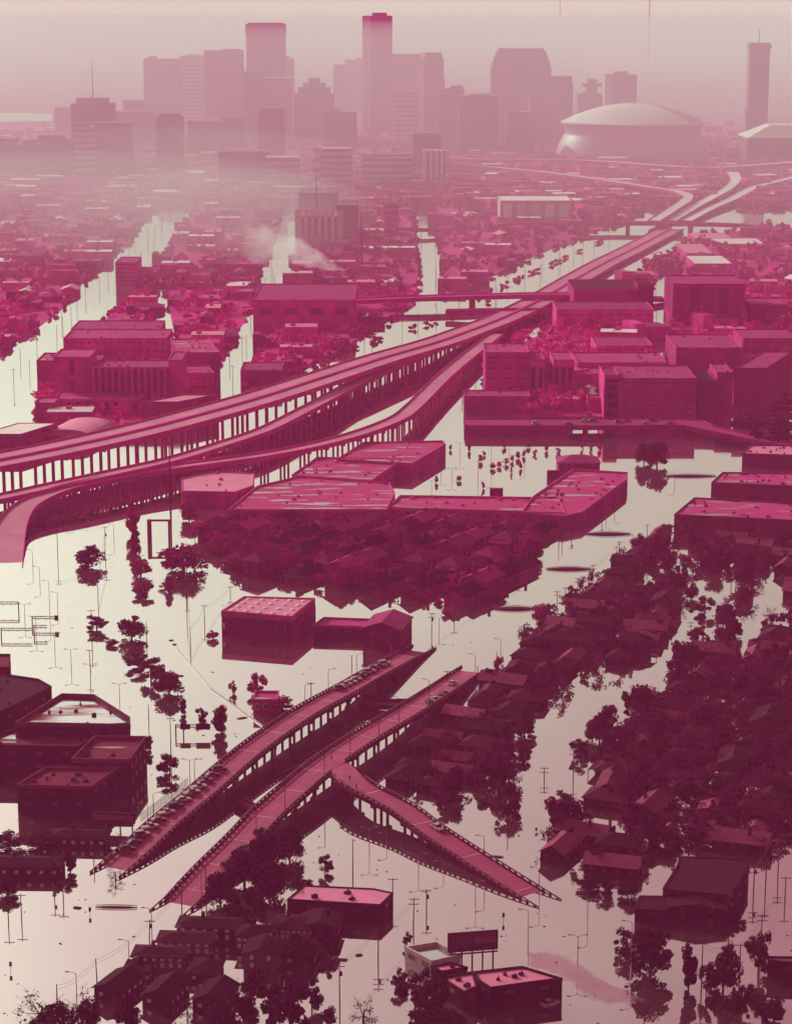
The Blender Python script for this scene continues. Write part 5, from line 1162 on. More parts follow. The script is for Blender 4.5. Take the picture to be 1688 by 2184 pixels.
def zone_r(x, y):
    px, py = proj((x, y, 2))
    a = 'along the near edge of the' if py > 1640 else ('in the thick of the' if py > 1400 else 'at the far end of the')
    return a + (' dark quarter beside the forked ramp' if px < 1250 else ' dark quarter toward the right edge')
rows_ = {}
for x, y, rw, u in near_h:
    k = r9.choice((0,0,1,1,2,2,4,4,6,7,7,3,5)); rz = UA - R(90) + R(r9.choice((0,0,90,90,180,-90)))+R(r9.uniform(-7,7)); s = r9.uniform(.78,1.0)
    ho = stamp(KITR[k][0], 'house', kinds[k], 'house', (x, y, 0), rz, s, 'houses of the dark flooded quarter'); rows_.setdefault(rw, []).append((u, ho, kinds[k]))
    HP.append((x, y, KITR[k][1]))
HNAME = []
for ri, rw in enumerate(sorted(rows_)):
    for i, (u, ho, kd) in enumerate(sorted(rows_[rw], key=lambda t: t[0])):
        where = '%sfrom near end, %srow from avenue' % (ORD[i] or 'first ', ORD[ri] or 'first '); ho['label'] = kd+', '+where
        px, py = proj(ho.location); HNAME.append((px, py, 'the '+(ORD[i] or 'first ')+'house, '+(ORD[ri] or 'first ')+'row from avenue'))
# centre quarter
REGC = [(432,1118),(560,1116),(700,1122),(830,1128),(1000,1128),(1160,1130),(1150,1190),(1060,1280),(930,1298),(800,1262),(690,1250),(500,1222),(430,1170)]
PC = [(G(*p).x, G(*p).y) for p in REGC]; UC = (G(720,1110)-G(540,1180)); UC.z = 0; UC.normalize(); VC = Vector((UC.y,-UC.x,0)); oc_ = G(700,1200); hc = []
v = -170.0; row = 0
while v < 170:
    u = -160.0+r9.uniform(0,6)
    while u < 160:
        p = oc_ + UC*u + VC*v
        if inside(PC, p.x, p.y) and free(p.x, p.y, 4, 2) and r9.random() < .97: hc.append((p.x, p.y))
        u += r9.uniform(13,17)
    row += 1; v += 15 if row % 2 else 20
hco = []
for x, y in hc[:70]:
    k = r9.choice((0,1,2,4,5,7,3)); px, py = proj((x,y,2))
    ho = stamp(KITC[k][0], 'house', 'h', 'house', (x, y, 0), math.atan2(UC.y,UC.x)-R(90)+R(r9.choice((0,0,180)))+R(r9.uniform(-3,3)), r9.uniform(1.0,1.2), 'houses of the middle flooded rows'); hco.append((ho, kinds[k].replace('house','home') if False else kinds[k]))
    HP.append((x, y, KITC[k][1]))
CMARKS = [(480,1150,'the left end of the rose-dark rows'),(660,1100,'the front warehouse'),(970,1105,'the front arm of the strip'),(1150,1150,'the avenue end of the rows'),(760,1330,'the low wing'),(640,1290,'the boxy office'),(860,1320,'the gabled hall'),(800,1190,'the middle of the rose-dark rows')]
by_landmark(hco, CMARKS, '%s, %snearest %s %s')
HPn = np.array(HP)
def clear_h(x, y, r): return not ((HPn[:,0]-x)**2+(HPn[:,1]-y)**2 < (HPn[:,2]*.8+r)**2).any()
tn = {'round':'round-crowned','tall':'tall narrow','ragged':'ragged open-crowned','bush':'low bushy','bare':'bare thin-branched'}
n = 0; tro = []; trc = []
for _ in range(6000):
    if n >= 125: break
    x, y = r9.uniform(min(p[0] for p in PR), max(p[0] for p in PR)), r9.uniform(min(p[1] for p in PR), max(p[1] for p in PR))
    if not inside(PR, x, y) or not clear_h(x, y, .6) or open_water(x, y, -4) or not free(x, y, 1, 1): continue
    k = r9.choices(('round','tall','ragged','bush','bare'), (5,3,3,3,2))[0]; n += 1
    to = tree('wine', k, Vector((x,y,0)), r9.choice((5.5,6.5,7.5,9,11)) if k != 'bush' else r9.uniform(3,4.5), None, 't', 'trees of the dark flooded quarter', rnd=r9); tro.append((to, tn[k]+' tree'))
by_landmark(tro, HNAME, '%s %snearest %s %s')
bushes = []
for _ in range(20000):
    if len(bushes) > 480: break
    x, y = r9.uniform(min(p[0] for p in PR), max(p[0] for p in PR)), r9.uniform(min(p[1] for p in PR), max(p[1] for p in PR))
    if inside(PR, x, y) and not open_water(x, y, 0) and clear_h(x, y, -1) and free(x, y, 1, 1): bushes.append((x, y, r9.choice((1.8,2.6,3.5,4.5,6,7)), r9.uniform(1.4,3.2)))
DK = [(G(*p).x, G(*p).y) for p in [(1290,1600),(1390,1490),(1500,1430),(1720,1380),(1720,1790),(1600,1840),(1500,1800),(1420,1830),(1400,1740),(1300,1690)]]; nb = len(bushes)
for _ in range(20000):
    if len(bushes) > nb+430: break
    x, y = r9.uniform(min(p[0] for p in DK), max(p[0] for p in DK)), r9.uniform(min(p[1] for p in DK), max(p[1] for p in DK))
    if inside(DK, x, y) and clear_h(x, y, -2.5) and free(x, y, 1, 1): bushes.append((x, y, r9.choice((2.5,4,5.5,7,8.5)), r9.uniform(1.8,3.6)))
leaf_mass('yard_bushes', bushes, 110, .36, LEAFW, seed=8)
n = 0; bush2 = []
for _ in range(9000):
    x, y = r9.uniform(min(p[0] for p in PC), max(p[0] for p in PC)), r9.uniform(min(p[1] for p in PC), max(p[1] for p in PC))
    if not inside(PC, x, y) or not free(x, y, 1, 1): continue
    if n < 55 and clear_h(x, y, .2):
        k = r9.choices(('round','tall','ragged','bush'), (5,2,3,3))[0]; n += 1; px, py = proj((x,y,2))
        to = tree('rose', k, Vector((x,y,0)), r9.uniform(5.5,10) if k != 'bush' else 3.6, None, 't', 'trees of the middle flooded rows', rnd=r9); trc.append((to, tn[k]+' tree'))
    elif len(bush2) < 330 and clear_h(x, y, -1): bush2.append((x, y, r9.choice((1.5,2,3,4,6)), r9.uniform(1.6,3.2)))
by_landmark(trc, CMARKS, '%s, %snearest %s %s')
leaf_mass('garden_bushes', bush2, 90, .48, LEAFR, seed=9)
# ------------------------------------------------------------------ single trees: (zone, kind, x, top, foot, width px, label)
for z, k, x, t, b, w, lab in (
 ('wine','round',187,1160,1206,70,'big round tree alone in open water at left, crown almost touching its reflection'),
 ('rose','tall',283,1075,1140,44,'tallest tree of the column of trees left of the drowned frame'),
 ('rose','tall',288,1130,1180,40,'second tree from the top in the column of trees at left'),
 ('rose','round',300,1188,1228,48,'third tree of the column, leaning right over the water'),
 ('rose','ragged',303,1238,1268,46,'lowest tree of the column of trees at left'),
 ('rose','round',393,1158,1218,112,'wide pink-lit tree left of the house rows'),('rose','tall',360,1225,1262,26,'thin shrub tree at the left foot of the wide pink-lit tree'),
 ('rose','round',404,1066,1110,46,'tree in front of the stepped pale-roofed workshop'),
 ('wine','ragged',207,1312,1343,50,'tattered tree with its foliage on both sides of a thin pole'),
 ('wine','round',280,1308,1362,66,'spreading tree with visible forked limbs at left'),
 ('wine','bush',238,1362,1376,32,'low bush in open water between the tattered and the forked tree'),
 ('wine','ragged',300,1392,1425,52,'first ragged tree of the trio leading to the dark dense tree'),('wine','ragged',322,1402,1450,58,'second ragged tree of the trio leading to the dark dense tree'),
 ('wine','round',362,1428,1480,66,'dark dense tree hanging over the open water at left'),('wine','tall',392,1490,1524,24,'thin tree just right of the dark dense tree'),
 ('wine','ragged',430,1506,1534,26,'small tree above the gantry with two sign panels'),('wine','tall',472,1502,1562,52,'dense upright tree between the gantry and the left ramp'),
 ('rose','round',453,1343,1363,28,'tiny round tree left of the boxy office'),('rose','ragged',549,1432,1480,42,'pink feathery tree above the kiosk'),('rose','bush',600,1482,1515,78,'dense shrubs beside the kiosk on the upper side of the left ramp'),
 ('rose','ragged',496,1452,1480,18,'small feathery sapling by the bent guard rail'),
 ('wine','ragged',362,1605,1650,50,'tree with a dark core right of the brick complex'),('near','tall',318,1568,1600,30,'tree pressed against the corner of the brick complex'),
 ('near','tall',150,1812,1860,46,'dense egg-shaped tree right of the long house at the left edge'),
 ('near','bare',250,1775,1812,50,'thin bare tree between the brick complex and the left ramp'),('near','bare',247,1850,1880,40,'bare drowned tree where the left ramp sinks'),
 ('near','round',90,1776,1812,90,'broad dark tree below the brick complex'),('near','round',20,1770,1808,70,'dark tree at the left edge below the brick complex'),('near','round',15,1868,1908,60,'dark tree at the left edge in front of the long house'),('near','tall',118,1866,1890,24,'small dark tree beneath the right end of the long edge house'),
 ('near','round',470,1850,1930,70,'first of the dark trees along the near side of the middle ramp'),('near','round',520,1800,1890,90,'second of the dark trees along the near side of the middle ramp'),('near','round',565,1768,1850,80,'third of the dark trees along the near side of the middle ramp'),('near','round',618,1762,1835,70,'farthest of the dark trees along the near side of the middle ramp'),('near','round',575,1830,1915,80,'dark tree between the middle ramp and the pink warehouse'),('near','tall',500,1890,1975,50,'dark tree left of the pink warehouse'),('near','ragged',545,1900,1985,60,'ragged dark tree directly left of the pink warehouse'),
 ('near','ragged',692,1822,1862,34,'half-sunk tangled tree in the bright pool above the pink warehouse'),('near','bush',655,1876,1890,40,'low dark bush at the back of the pink warehouse'),
 ('near','round',640,1985,2050,80,'dark tree in front of the houses below the pink warehouse'),('near','round',700,1965,2030,50,'dark tree at the right end of the houses below the pink warehouse'),
 ('near','ragged',530,2060,2170,80,'tall dark tree left of the two-storey pale-walled house'),('near','ragged',620,2070,2200,110,'large dark ragged tree at the bottom between the houses and the open water'),('near','tall',578,2100,2200,60,'tall dark tree at the bottom edge left of the large ragged tree'),
 ('near','ragged',665,2085,2160,50,'spiky dark tree leaning into the bright water at the bottom'),
 ('near','bare',90,2118,2200,110,'bare pink-grey tree at the bottom left edge'),('near','bare',175,2110,2190,90,'bare tree beside the leftmost gabled cottage'),('near','round',110,2140,2215,120,'black bushy tree at the bottom left edge'),('near','round',190,2128,2195,60,'black tree touching the leftmost gabled cottage'),('near','tall',275,2118,2215,90,'black leafy tree at the bottom between the two left cottages'),('near','bare',365,2120,2175,55,'bare tree between the middle and right cottage'),('near','bare',400,2125,2180,40,'small bare tree in front of the right cottage'),('near','round',470,2130,2215,90,'black tree at the bottom right of the cottages'),
 ('near','bare',775,2128,2190,60,'pale bare tree at the bottom edge in open water'),('near','bush',705,2140,2190,40,'small dark bush at the bottom edge in open water'),
 ('near','ragged',868,1988,2018,22,'small dark tree at the corner of the white-fronted shop'),('near','ragged',850,2066,2110,34,'spindly tree left of the shop annex'),('near','ragged',885,2062,2160,70,'open-branched tree left of the dark pink-roofed shop'),('near','ragged',925,2075,2180,60,'open-branched tree touching the dark pink-roofed shop'),('near','ragged',900,2120,2210,80,'leafy tree at the bottom left of the shops'),('near','round',960,2150,2220,90,'dark bushy tree at the bottom below the shops'),
 ('near','round',1385,1968,2076,108,'largest of the dark trees in the lower right water'),('near','ragged',1335,1978,2040,60,'feathery outer limb tree at the left of the largest lower-right tree'),
 ('near','tall',1468,2010,2110,58,'slim dark tree next to the largest lower-right tree'),('near','round',1542,2010,2110,76,'round-topped dark tree right of the slim one in the lower right water'),('near','ragged',1615,1974,2080,58,'airy dark tree with a tall stem at lower right'),('near','ragged',1505,2050,2120,40,'thin dark tree between the slim and the round-topped one'),('near','ragged',1580,2090,2150,46,'small ragged dark tree hanging low at lower right'),('near','bush',1650,2120,2180,70,'dark shrub at the bottom right corner'),
 ('near','round',1560,1930,1966,40,'lobed dark tree right of the block with the pink gable end'),('near','bush',1585,1960,1974,22,'small ball-shaped bush right of the lobed dark tree'),
 ('near','round',1338,1868,1912,54,'dark tree at the foot of the dark quarter above open water'),('near','round',1258,1866,1896,60,'dark tree hanging over the water left of the dark quarter tip'),('near','ragged',1290,1870,1910,40,'ragged tree at the lowest tip of the dark quarter'),
 ('wine','ragged',1238,1570,1612,46,'tree with a loose crown standing in the bright street gap'),('wine','round',1262,1530,1580,40,'dark tree above the loose-crowned one in the bright street gap'),('wine','ragged',1085,1660,1730,60,'feathery tree with a long stem at the tip of the dark quarter'),('wine','ragged',1502,1268,1306,44,'fluffy tree in the bright water gap between house rows at right'),
 ('rose','round',1155,1283,1330,44,'round tree at the avenue corner of the dark quarter'),('rose','bush',950,1296,1312,20,'lollipop bush left of the avenue near the gabled hall'),('rose','ragged',1062,1392,1440,22,'pink feathery tree at the end of the middle ramp'),
 ('wine','round',1400,935,995,56,'dark twin-crowned tree before the car deck, right half'),('wine','round',1372,940,990,40,'dark twin-crowned tree before the car deck, left half'),('near','round',1660,890,950,70,'broad dark tree at the right canal'),('near','ragged',1610,905,945,40,'ragged dark tree left of the broad one at the right canal'),('near','round',1640,820,850,80,'dark tree group before the bright canal reach at right')):
    tree_px(z, k, x, t, b, w, lab)
# small trees of the flooded car park
rp = random.Random(5); cpo = []
for x, b in ((960,960),(1000,962),(1032,972),(1050,1000),(1064,996),(1078,990),(1092,984),(1104,978),(1116,974),(1090,1008),(1110,1000),(930,1030),(978,1026),(1030,1042),(1024,985),(1140,970),(1165,962),(1190,966),(1075,955),(1126,955),(1240,958),(1260,960),(1278,960),(1246,940),(1268,940)):
    kk = rp.choice(('round','ragged','tall')); cpo.append((tree_px('mid', kk, x, b-rp.uniform(11,18), b, rp.uniform(8,14), 't', 'trees of the flooded car park'), tn[kk]+' small tree'))
by_landmark(cpo, [(945,950,'the far warehouse in the car park'),(1000,1045,'the front arm in the car park'),(1190,1000,'the diagonal arm in the car park'),(1070,985,'the tree line crossing the car park'),(1250,950,'the hip-roofed pavilion')])
# ------------------------------------------------------------------ street lights: (x, top, foot, arms, side)
LT = [(70,1174,1209,1,-1,'by the curved viaduct slab'),(85,1210,1241,1,-1,'second out from the curved viaduct slab'),(106,1240,1303,1,-1,'behind the gantry with the square sign'),(123,1265,1298,1,-1,'right of the gantry with the square sign'),(243,1120,1151,1,-1,'left of the tree column, near a pole with a box'),(155,1107,1121,1,-1,'under the curved viaduct rail'),
 (53,1290,1324,2,1,'double-armed, between the leftmost gantries'),(77,1317,1352,2,1,'double-armed, behind the low gantries'),(117,1353,1388,2,1,'double-armed, at the tip of the low gantry'),(152,1387,1423,2,1,'double-armed, in open water above the white-puddled roof'),(255,1460,1492,2,1,'double-armed, right of the white-puddled roof'),(193,1419,1452,2,1,'double-armed, between two lamps of the same row'),
 (405,1622,1668,2,1,'double-armed, left of the parked car row'),(415,1622,1672,1,1,'single-armed, right beside a double-armed one by the car row'),(327,1693,1722,1,1,'near the sunken near end of the chain fence'),(315,1716,1748,1,-1,'at the near end of the chain fence'),
 (1063,1244,1268,1,-1,'on the avenue edge above the lollipop bush'),(1067,1364,1408,1,-1,'right of the end of the middle ramp'),(1013,1397,1434,1,-1,'left of the end of the middle ramp'),(936,1317,1345,1,1,'beside the gabled hall'),(760,1397,1426,1,1,'between the boxy office and the gabled hall'),(700,1429,1462,1,1,'below the boxy office'),(650,1462,1490,1,1,'above the left ramp and below the boxy office'),
 (275,2008,2055,1,-1,'above the third long house at bottom left'),(164,2077,2140,1,-1,'left of the leftmost gabled cottage'),(324,1940,2000,1,-1,'where the middle ramp sinks'),(430,1860,1935,1,-1,'crossing the dark trees beside the middle ramp'),(787,1768,1816,2,1,'double-armed, under the forked spur'),(824,1780,1806,1,-1,'under the forked spur, right of the double-armed one'),(892,1824,1862,2,1,'double-armed, right of the forked spur foot'),(945,1840,1866,1,-1,'near the foot of the forked spur'),(1013,1883,1930,2,1,'double-armed, just below the end of the forked spur'),(1032,1900,1918,1,-1,'below the spur railing'),
 (1149,1853,1914,1,-1,'right of the tip of the forked spur'),(1252,1915,1967,1,-1,'alone in the wide pale water at lower right'),(1231,1998,2060,2,1,'double-armed, by the pink oily streak'),(1125,1943,2034,1,-1,'right of the big billboard'),(1345,1968,2060,1,-1,'in front of the largest lower-right tree'),(1032,1785,1815,1,-1,'between the spur and the dark quarter'),
 (1019,980,1018,1,1,'tallest in the flooded car park'),(963,1000,1022,2,1,'double-armed, left in the flooded car park'),(940,987,1010,2,1,'double-armed, beside the warehouses in the car park'),(1047,953,996,2,1,'double-armed, middle of the flooded car park'),(920,1025,1040,2,1,'double-armed, at the near left of the car park'),(1118,950,985,1,-1,'right part of the flooded car park'),(980,945,972,2,1,'double-armed, far left of the flooded car park'),(1085,945,975,1,1,'far middle of the flooded car park'),(1438,1010,1032,1,-1,'at the avenue before the flat apartment blocks'),(1643,1012,1026,1,-1,'by the canal bridge at right'),(1500,1068,1090,1,-1,'at the left end of the flat apartment block'),(1310,1066,1090,1,1,'at the front corner of the diagonal shopping strip'),(1292,1092,1110,1,1,'below the front corner of the diagonal shopping strip')]
for x, t, b, a, s, w in LT: light(x, t, b, 'street light %s' % w, a, s)
for key, x, y, w in (('B',788,1593,'above the fork, fifth from the far water'),('B',744,1645,'at the fork of the ramps'),('B',679,1676,'just left of the fork'),('B',598,1748,'between the fork and the parked cars'),('B',825,1553,'third from the far water'),('B',892,1513,'beside the far parked cars'),('B',525,1812,'beside the lone dark boxy car')):
    q, a = on_road(key, x, y, -.94); px, py = proj(q); h = 9.0
    root = thing('street_light', 'street light on the middle-ramp railing, '+w, 'street light', tuple(q), a, 'street lights on the middle ramp')
    m = MB(); m.tube((0,0,0),(0,0,h),.12,6,.08); m.build('pole', WOOD, root); m = MB(); m.tube((0,0,h),(0,1.8,h+.4),.06,5); m.build('arm', WOOD, root); m = MB(); m.box(-.16,.16,1.6,2.3,h+.32,h+.5); m.build('lamp', WOOD, root)
# ------------------------------------------------------------------ utility poles: (x, top, foot, crossarms, transformer, lean)
UP = [(123,1115,1182,2,0,.0,'tall and slender, left of the big round tree'),(224,1122,1181,1,1,.03,'with a box, right of the big round tree'),(209,1238,1276,0,0,.0,'below the big round tree'),(398,1168,1237,1,0,0,'through the wide pink-lit tree'),(398,1230,1296,0,0,.01,'left of a cross-armed pole before the boxy office'),(406,1337,1378,0,0,0,'bent-looking, left of the boxy office'),(436,1290,1329,1,0,0,'cross-armed, directly left of the boxy office'),(491,1250,1269,1,0,0,'behind the left corner of the boxy office'),(196,1300,1362,1,0,0,'through the tattered tree'),(313,1325,1370,0,0,0,'right of the spreading forked tree'),(193,1385,1430,1,0,-.03,'above the puddled roof at left'),(317,1503,1535,0,0,0,'below the trio of ragged trees'),(365,1530,1630,1,0,0,'tall, through the tree with the dark core'),(750,1397,1422,0,0,-.02,'between the office and the gabled hall'),(498,1466,1485,1,0,0,'small, by the bent guard rail'),(663,1455,1480,1,0,0,'cross-armed, above the left ramp'),
 (920,1307,1351,2,1,0,'right of the gabled hall'),(968,1287,1320,1,0,.02,'on the avenue before the rose-dark rows'),(1063,1227,1250,1,0,0,'at the avenue end of the rose-dark rows'),(1105,1227,1244,1,0,0,'beside the nearest drowned avenue railing'),(1111,1335,1368,2,0,0,'at the near corner of the avenue'),(1058,1390,1440,0,0,0,'at the end of the middle ramp, right of its tip'),(1018,1420,1462,0,0,0,'crossing the tip of the middle ramp'),(953,1430,1462,1,0,0,'left of the tip of the middle ramp'),
 (1191,1127,1162,0,0,0,'left of a pair on the wide avenue'),(1198,1127,1158,0,0,0,'right of a pair on the wide avenue'),(1218,1124,1148,1,1,0,'with a transformer, below the diagonal shopping strip'),(1283,1095,1117,2,0,0,'below the corner of the shopping strip'),(1314,1165,1196,1,0,0,'on the avenue before the far dark houses, shorter'),(1320,1154,1190,1,0,0,'on the avenue before the far dark houses, taller'),(1349,1139,1158,0,0,0,'beside the third drowned railing'),(1355,1146,1162,1,0,0,'just right of the pole beside the third drowned railing'),(1263,1204,1242,2,1,0,'tall, beside the second drowned railing'),(1231,1232,1266,2,0,0,'before the dark quarter, third in its row'),(1205,1252,1286,1,0,0,'before the dark quarter, second in its row'),(1187,1260,1300,2,0,0,'before the dark quarter, first in its row'),(1379,1118,1140,1,0,0,'above the farthest dark houses'),
 (1423,1187,1230,0,0,0,'in the first water gap between dark house rows'),(1449,1177,1206,0,0,0,'right of another in the first water gap'),(1472,1164,1192,0,0,0,'below the flat apartment block at right'),(1585,1219,1256,2,0,0,'cross-armed in the second water gap at right'),(1625,1174,1222,2,0,0,'tall, right of the second water gap'),(1568,1224,1254,0,0,0,'plain, left of the second water gap'),(1558,1232,1256,2,0,0,'short and double-armed in the dark rows at right'),(1541,1284,1318,1,0,0,'beside the dark tree in the right gap'),(1500,1296,1340,2,0,0,'directly below the fluffy tree'),(1472,1330,1346,2,0,0,'small and double-armed left of the fluffy tree'),(1662,1118,1150,1,0,0,'at the right edge below the apartment blocks'),(1690,1100,1140,1,0,0,'at the right edge, farthest'),
 (1295,1512,1560,0,0,0,'in the bright street gap of the dark quarter'),(1222,1597,1652,2,0,0,'tall, at the foot of the bright street gap'),(1160,1636,1665,2,0,0,'left of the bright street gap'),(1170,1760,1800,0,0,0,'at the near tip of the dark quarter'),(1082,1730,1772,0,0,0,'long stem left of the near tip of the dark quarter'),
 (46,1907,1958,1,0,0,'at the left edge below the long house'),(18,1917,1966,1,0,0,'nearest the left edge below the long house'),(115,1823,1890,1,1,.01,'through the right end of the long edge house'),(135,1880,1920,1,0,0,'below the egg-shaped tree'),(318,1962,2003,1,1,.05,'leaning, at the end of the middle ramp'),(207,2045,2100,0,0,-.02,'plain, above the leftmost gabled cottage'),(122,2100,2140,0,0,0,'plain, at the bottom left among bare trees'),(388,1880,1960,1,0,0,'crossing the near end of the middle ramp'),(440,1847,1950,0,0,0,'plain, in the dark trees beside the middle ramp'),(200,1780,1832,0,0,0,'left of the near end of the left ramp'),
 (752,1790,1870,0,0,0,'plain and tall, above the pink warehouse'),(837,1873,1927,1,0,0,'thin cross-armed, at the right end of the pink warehouse'),(881,1915,1980,2,0,.02,'leaning, above the white-fronted shop'),(909,1897,1946,1,1,0,'with a box, right of the leaning one above the white-fronted shop'),(806,1974,2045,3,1,.01,'heavy with crossarms, in open water below the pink warehouse'),(724,2047,2140,2,1,0,'heavy, in open water at the bottom centre'),
 (1372,2157,2200,2,0,0,'at the bottom edge in pink water'),(1576,2013,2080,1,0,0,'in front of the round-topped dark tree'),(1621,1950,2040,2,0,0,'behind the airy dark tree'),(1606,1838,1905,3,1,0,'first of four at the right edge water'),(1632,1800,1880,1,0,0,'second of four at the right edge water'),(1658,1790,1860,2,0,.02,'third of four at the right edge water'),(1673,1870,1920,1,0,0,'fourth of four at the right edge water'),(1554,1907,1965,2,0,0,'right of the block with the pink gable end'),(1495,2010,2100,1,0,0,'between the slim tree and the round-topped tree')]
TOPS = {}
for x, t, b, a, bx, le, w in UP:
    _, TOPS[x] = utility(x, t, b, 'utility pole %s' % w, a, bool(bx), le)
for lab, ids in (('wires running from the heavy pole past the pink warehouse', (724,806,881)), ('wires along the bottom left corner to the middle ramp', (122,207,318,388)), ('wires along the dark quarter before the avenue', (1187,1205,1231,1263,1320,1355)), ('wires between the right edge poles', (1606,1632,1658)), ('wires before the boxy office', (398,406,436,491)), ('wires across the open water at left', (123,224,209)), ('wires at the avenue corner', (920,968,1105)), ('wires above the lower right trees', (1495,1576,1621))):
    wires(lab, [TOPS[i] for i in ids if i in TOPS])
# thin poles along the flooded streets in the middle distance
rq = random.Random(12); n = 0
for pts, cnt, lab in (([(20,840),(110,730),(200,640),(300,545),(370,450)],26,'the bright boulevard at left'),([(478,830),(520,750),(550,690),(590,580)],16,'the second flooded street at left'),([(905,640),(912,540),(900,460)],8,'the narrow flooded street in the middle'),([(700,770),(860,700),(1000,655),(1150,585),(1290,515)],20,'the left flooded channel of the expressway'),([(960,850),(1020,770),(1080,720),(1160,680),(1260,620)],16,'the right flooded channel of the expressway'),([(1408,760),(1404,690),(1408,610)],8,'the narrow flooded street at right'),([(350,720),(365,640)],6,'the short flooded side street')):
    W = [G(*p) for p in pts]; L_seg = [(b-a).length for a,b in zip(W,W[1:])]; tot = sum(L_seg)
    for k in range(cnt):
        d = tot*(k+.5)/cnt; i = 0
        while d > L_seg[i]: d -= L_seg[i]; i += 1
        p = W[i].lerp(W[i+1], d/L_seg[i]); p.x += rq.uniform(-9,9)
        if not free(p.x, p.y, .5, 1): continue
        root = thing('street_pole', 'thin %spole, %sfrom the near end of %s' % ('cross-armed ' if k % 3 == 0 else '', ORD[k] or 'first ', lab), 'pole', (p.x,p.y,0), 0, 'thin poles along '+lab); h = rq.uniform(8,13)
        m = MB(); m.tube((0,0,-1),(0,0,h),.16,5); m.build('pole', WOOD, root)
        if k % 3 == 0: m = MB(); m.bar((-1.2,0,h-.6),(1.2,0,h-.6),.2,.2); m.build('crossarm', WOOD, root)
# tall mast at the curved viaduct and its drowned frame
for x, t, b, lab, r_ in ((364,945,1085,'very tall dark mast standing before the curved viaduct',.45),):
    p = G(x,b+10); h = at_dist(x,t,p.y).z; rt = thing('lamp_mast', lab, 'mast', (p.x,p.y,0)); m = MB(); m.tube((0,0,-1.5),(0,0,h),r_,8,r_*.5); m.build('pole', CONC, rt); m = MB(); m.lathe([(1.2,h-.3),(1.4,h),(1.2,h+.3)],12); m.build('lamp_ring', CONC, rt)
p = G(340,1150); fr = thing('gantry_posts', 'big drowned post frame right of the tree column', 'frame', (p.x,p.y,0)); w = (G(364,1150)-G(322,1150)).x/2; h = at_dist(340,1108,p.y).z
for sx in (-w, w): m = MB(); m.tube((sx,0,-1.5),(sx,0,h),.95 if sx < 0 else .5,10); m.build('post', WALLP, fr)
m = MB(); m.box(-w,w,-.3,.3,h-.8,h); m.build('beam', WALLP, fr)
# traffic lights and bits afloat
for i, (x, b, h, lab) in enumerate(((1073,1966,1.2,'tiny traffic light head above the water right of the spur foot'),(23,2072,1.3,'traffic light head above the water at the lower left edge'),(192,1952,1.0,'traffic light head above the open water at lower left'),(492-300,1350,1,'pair of signal heads above the water at left'))):
    p = G(x,b); rt = thing('traffic_light', lab, 'traffic light', (p.x,p.y,0)); m = MB(); m.tube((0,0,-1),(0,0,h+.6),.06,5); m.build('post', BRICKN, rt); m = MB(); m.box(-.28,.28,-.22,.22,h,h+1.0); m.build('head', BRICKN, rt)
for i, (x, y, l, lab) in enumerate(((540+190,2048,2.4,'pinkish raft of debris beside the heavy pole'),(765,2038,1.6,'dark drifting log left of the heavy pole'),(616,1588-20,3.0,'long dark plank drifting above the left ramp'),(385,1450-8,2.0,'small drifting crate by the guard rail'),(1060,1828,3.2,'drifting dark barrel raft right of the spur'),(165,1937,2.0,'drifting board in the lower left water'),(365,1366,1.6,'dark float near the top of the guard rail'),(372,1375,1.4,'second dark float near the top of the guard rail'),(516,1532,3.4,'drifting door left of the kiosk'),(240,1374,2,'drifting trunk by the low bush'))):
    p = G(x,y); m = MB(); a = rq.uniform(-.5,.5); m.box(-l/2,l/2,-.5,.5,-.1,.16); m.box(-l*.3,l*.3,-.4,.3,.15,.3); o = m.build('floating_debris', WOOD if i % 2 else RAIL); o.location = p; o.rotation_euler = (0,0,a); tag(o, lab, 'debris')
# cars and a boat drowned to the roof by the shops
p = G(1172,2140); put_car(Vector((p.x,p.y,-.55)), R(30), 'sedan', 'pale', 'pale car half under water at the bottom right of the shops', 'drowned cars')
p = G(445,2102); put_car(Vector((p.x,p.y,-.7)), R(20), 'sedan', 'pale', 'pale drowned car in the bright yard behind the bottom-left cottages', 'drowned cars')
# oily streak on the water
OIL = mat('oil_film', (.55,.17,.28), .12, .2, .05, spec=.8); n_ = OIL.node_tree; pb = n_.nodes['Principled BSDF']
tc_ = n_.nodes.new('ShaderNodeTexCoord'); no_ = n_.nodes.new('ShaderNodeTexNoise'); no_.inputs['Scale'].default_value = 7; no_.inputs['Detail'].default_value = 6; n_.links.new(tc_.outputs['Generated'], no_.inputs['Vector'])
ve = n_.nodes.new('ShaderNodeAttribute'); ve.attribute_name = 'film'; mm = n_.nodes.new('ShaderNodeMath'); mm.operation = 'MULTIPLY_ADD'; mm.inputs[1].default_value = .9; n_.links.new(no_.outputs['Fac'], mm.inputs[0])
m3 = n_.nodes.new('ShaderNodeMath'); m3.operation = 'SUBTRACT'; m3.inputs[1].default_value = .62; n_.links.new(ve.outputs['Fac'], mm.inputs[2]); n_.links.new(mm.outputs[0], m3.inputs[0])
rm_ = n_.nodes.new('ShaderNodeMapRange'); rm_.inputs[1].default_value = 0; rm_.inputs[2].default_value = .45; rm_.inputs[4].default_value = .6; n_.links.new(m3.outputs[0], rm_.inputs[0]); n_.links.new(rm_.outputs[0], pb.inputs['Alpha'])
m = MB(); q = []
for x, y in ((1125,2032),(1165,2030),(1205,2040),(1250,2068),(1300,2100),(1345,2118),(1372,2132),(1345,2140),(1290,2140),(1250,2122),(1215,2094),(1165,2070),(1125,2060)): q.append(G(x,y,.03))
cen = sum(q, Vector())/len(q); axis = [G(1150,2048,.03), G(1240,2082,.03), G(1320,2118,.03)]; N_ = len(q)
def spine(p): return min(axis, key=lambda a: (a-p).length)
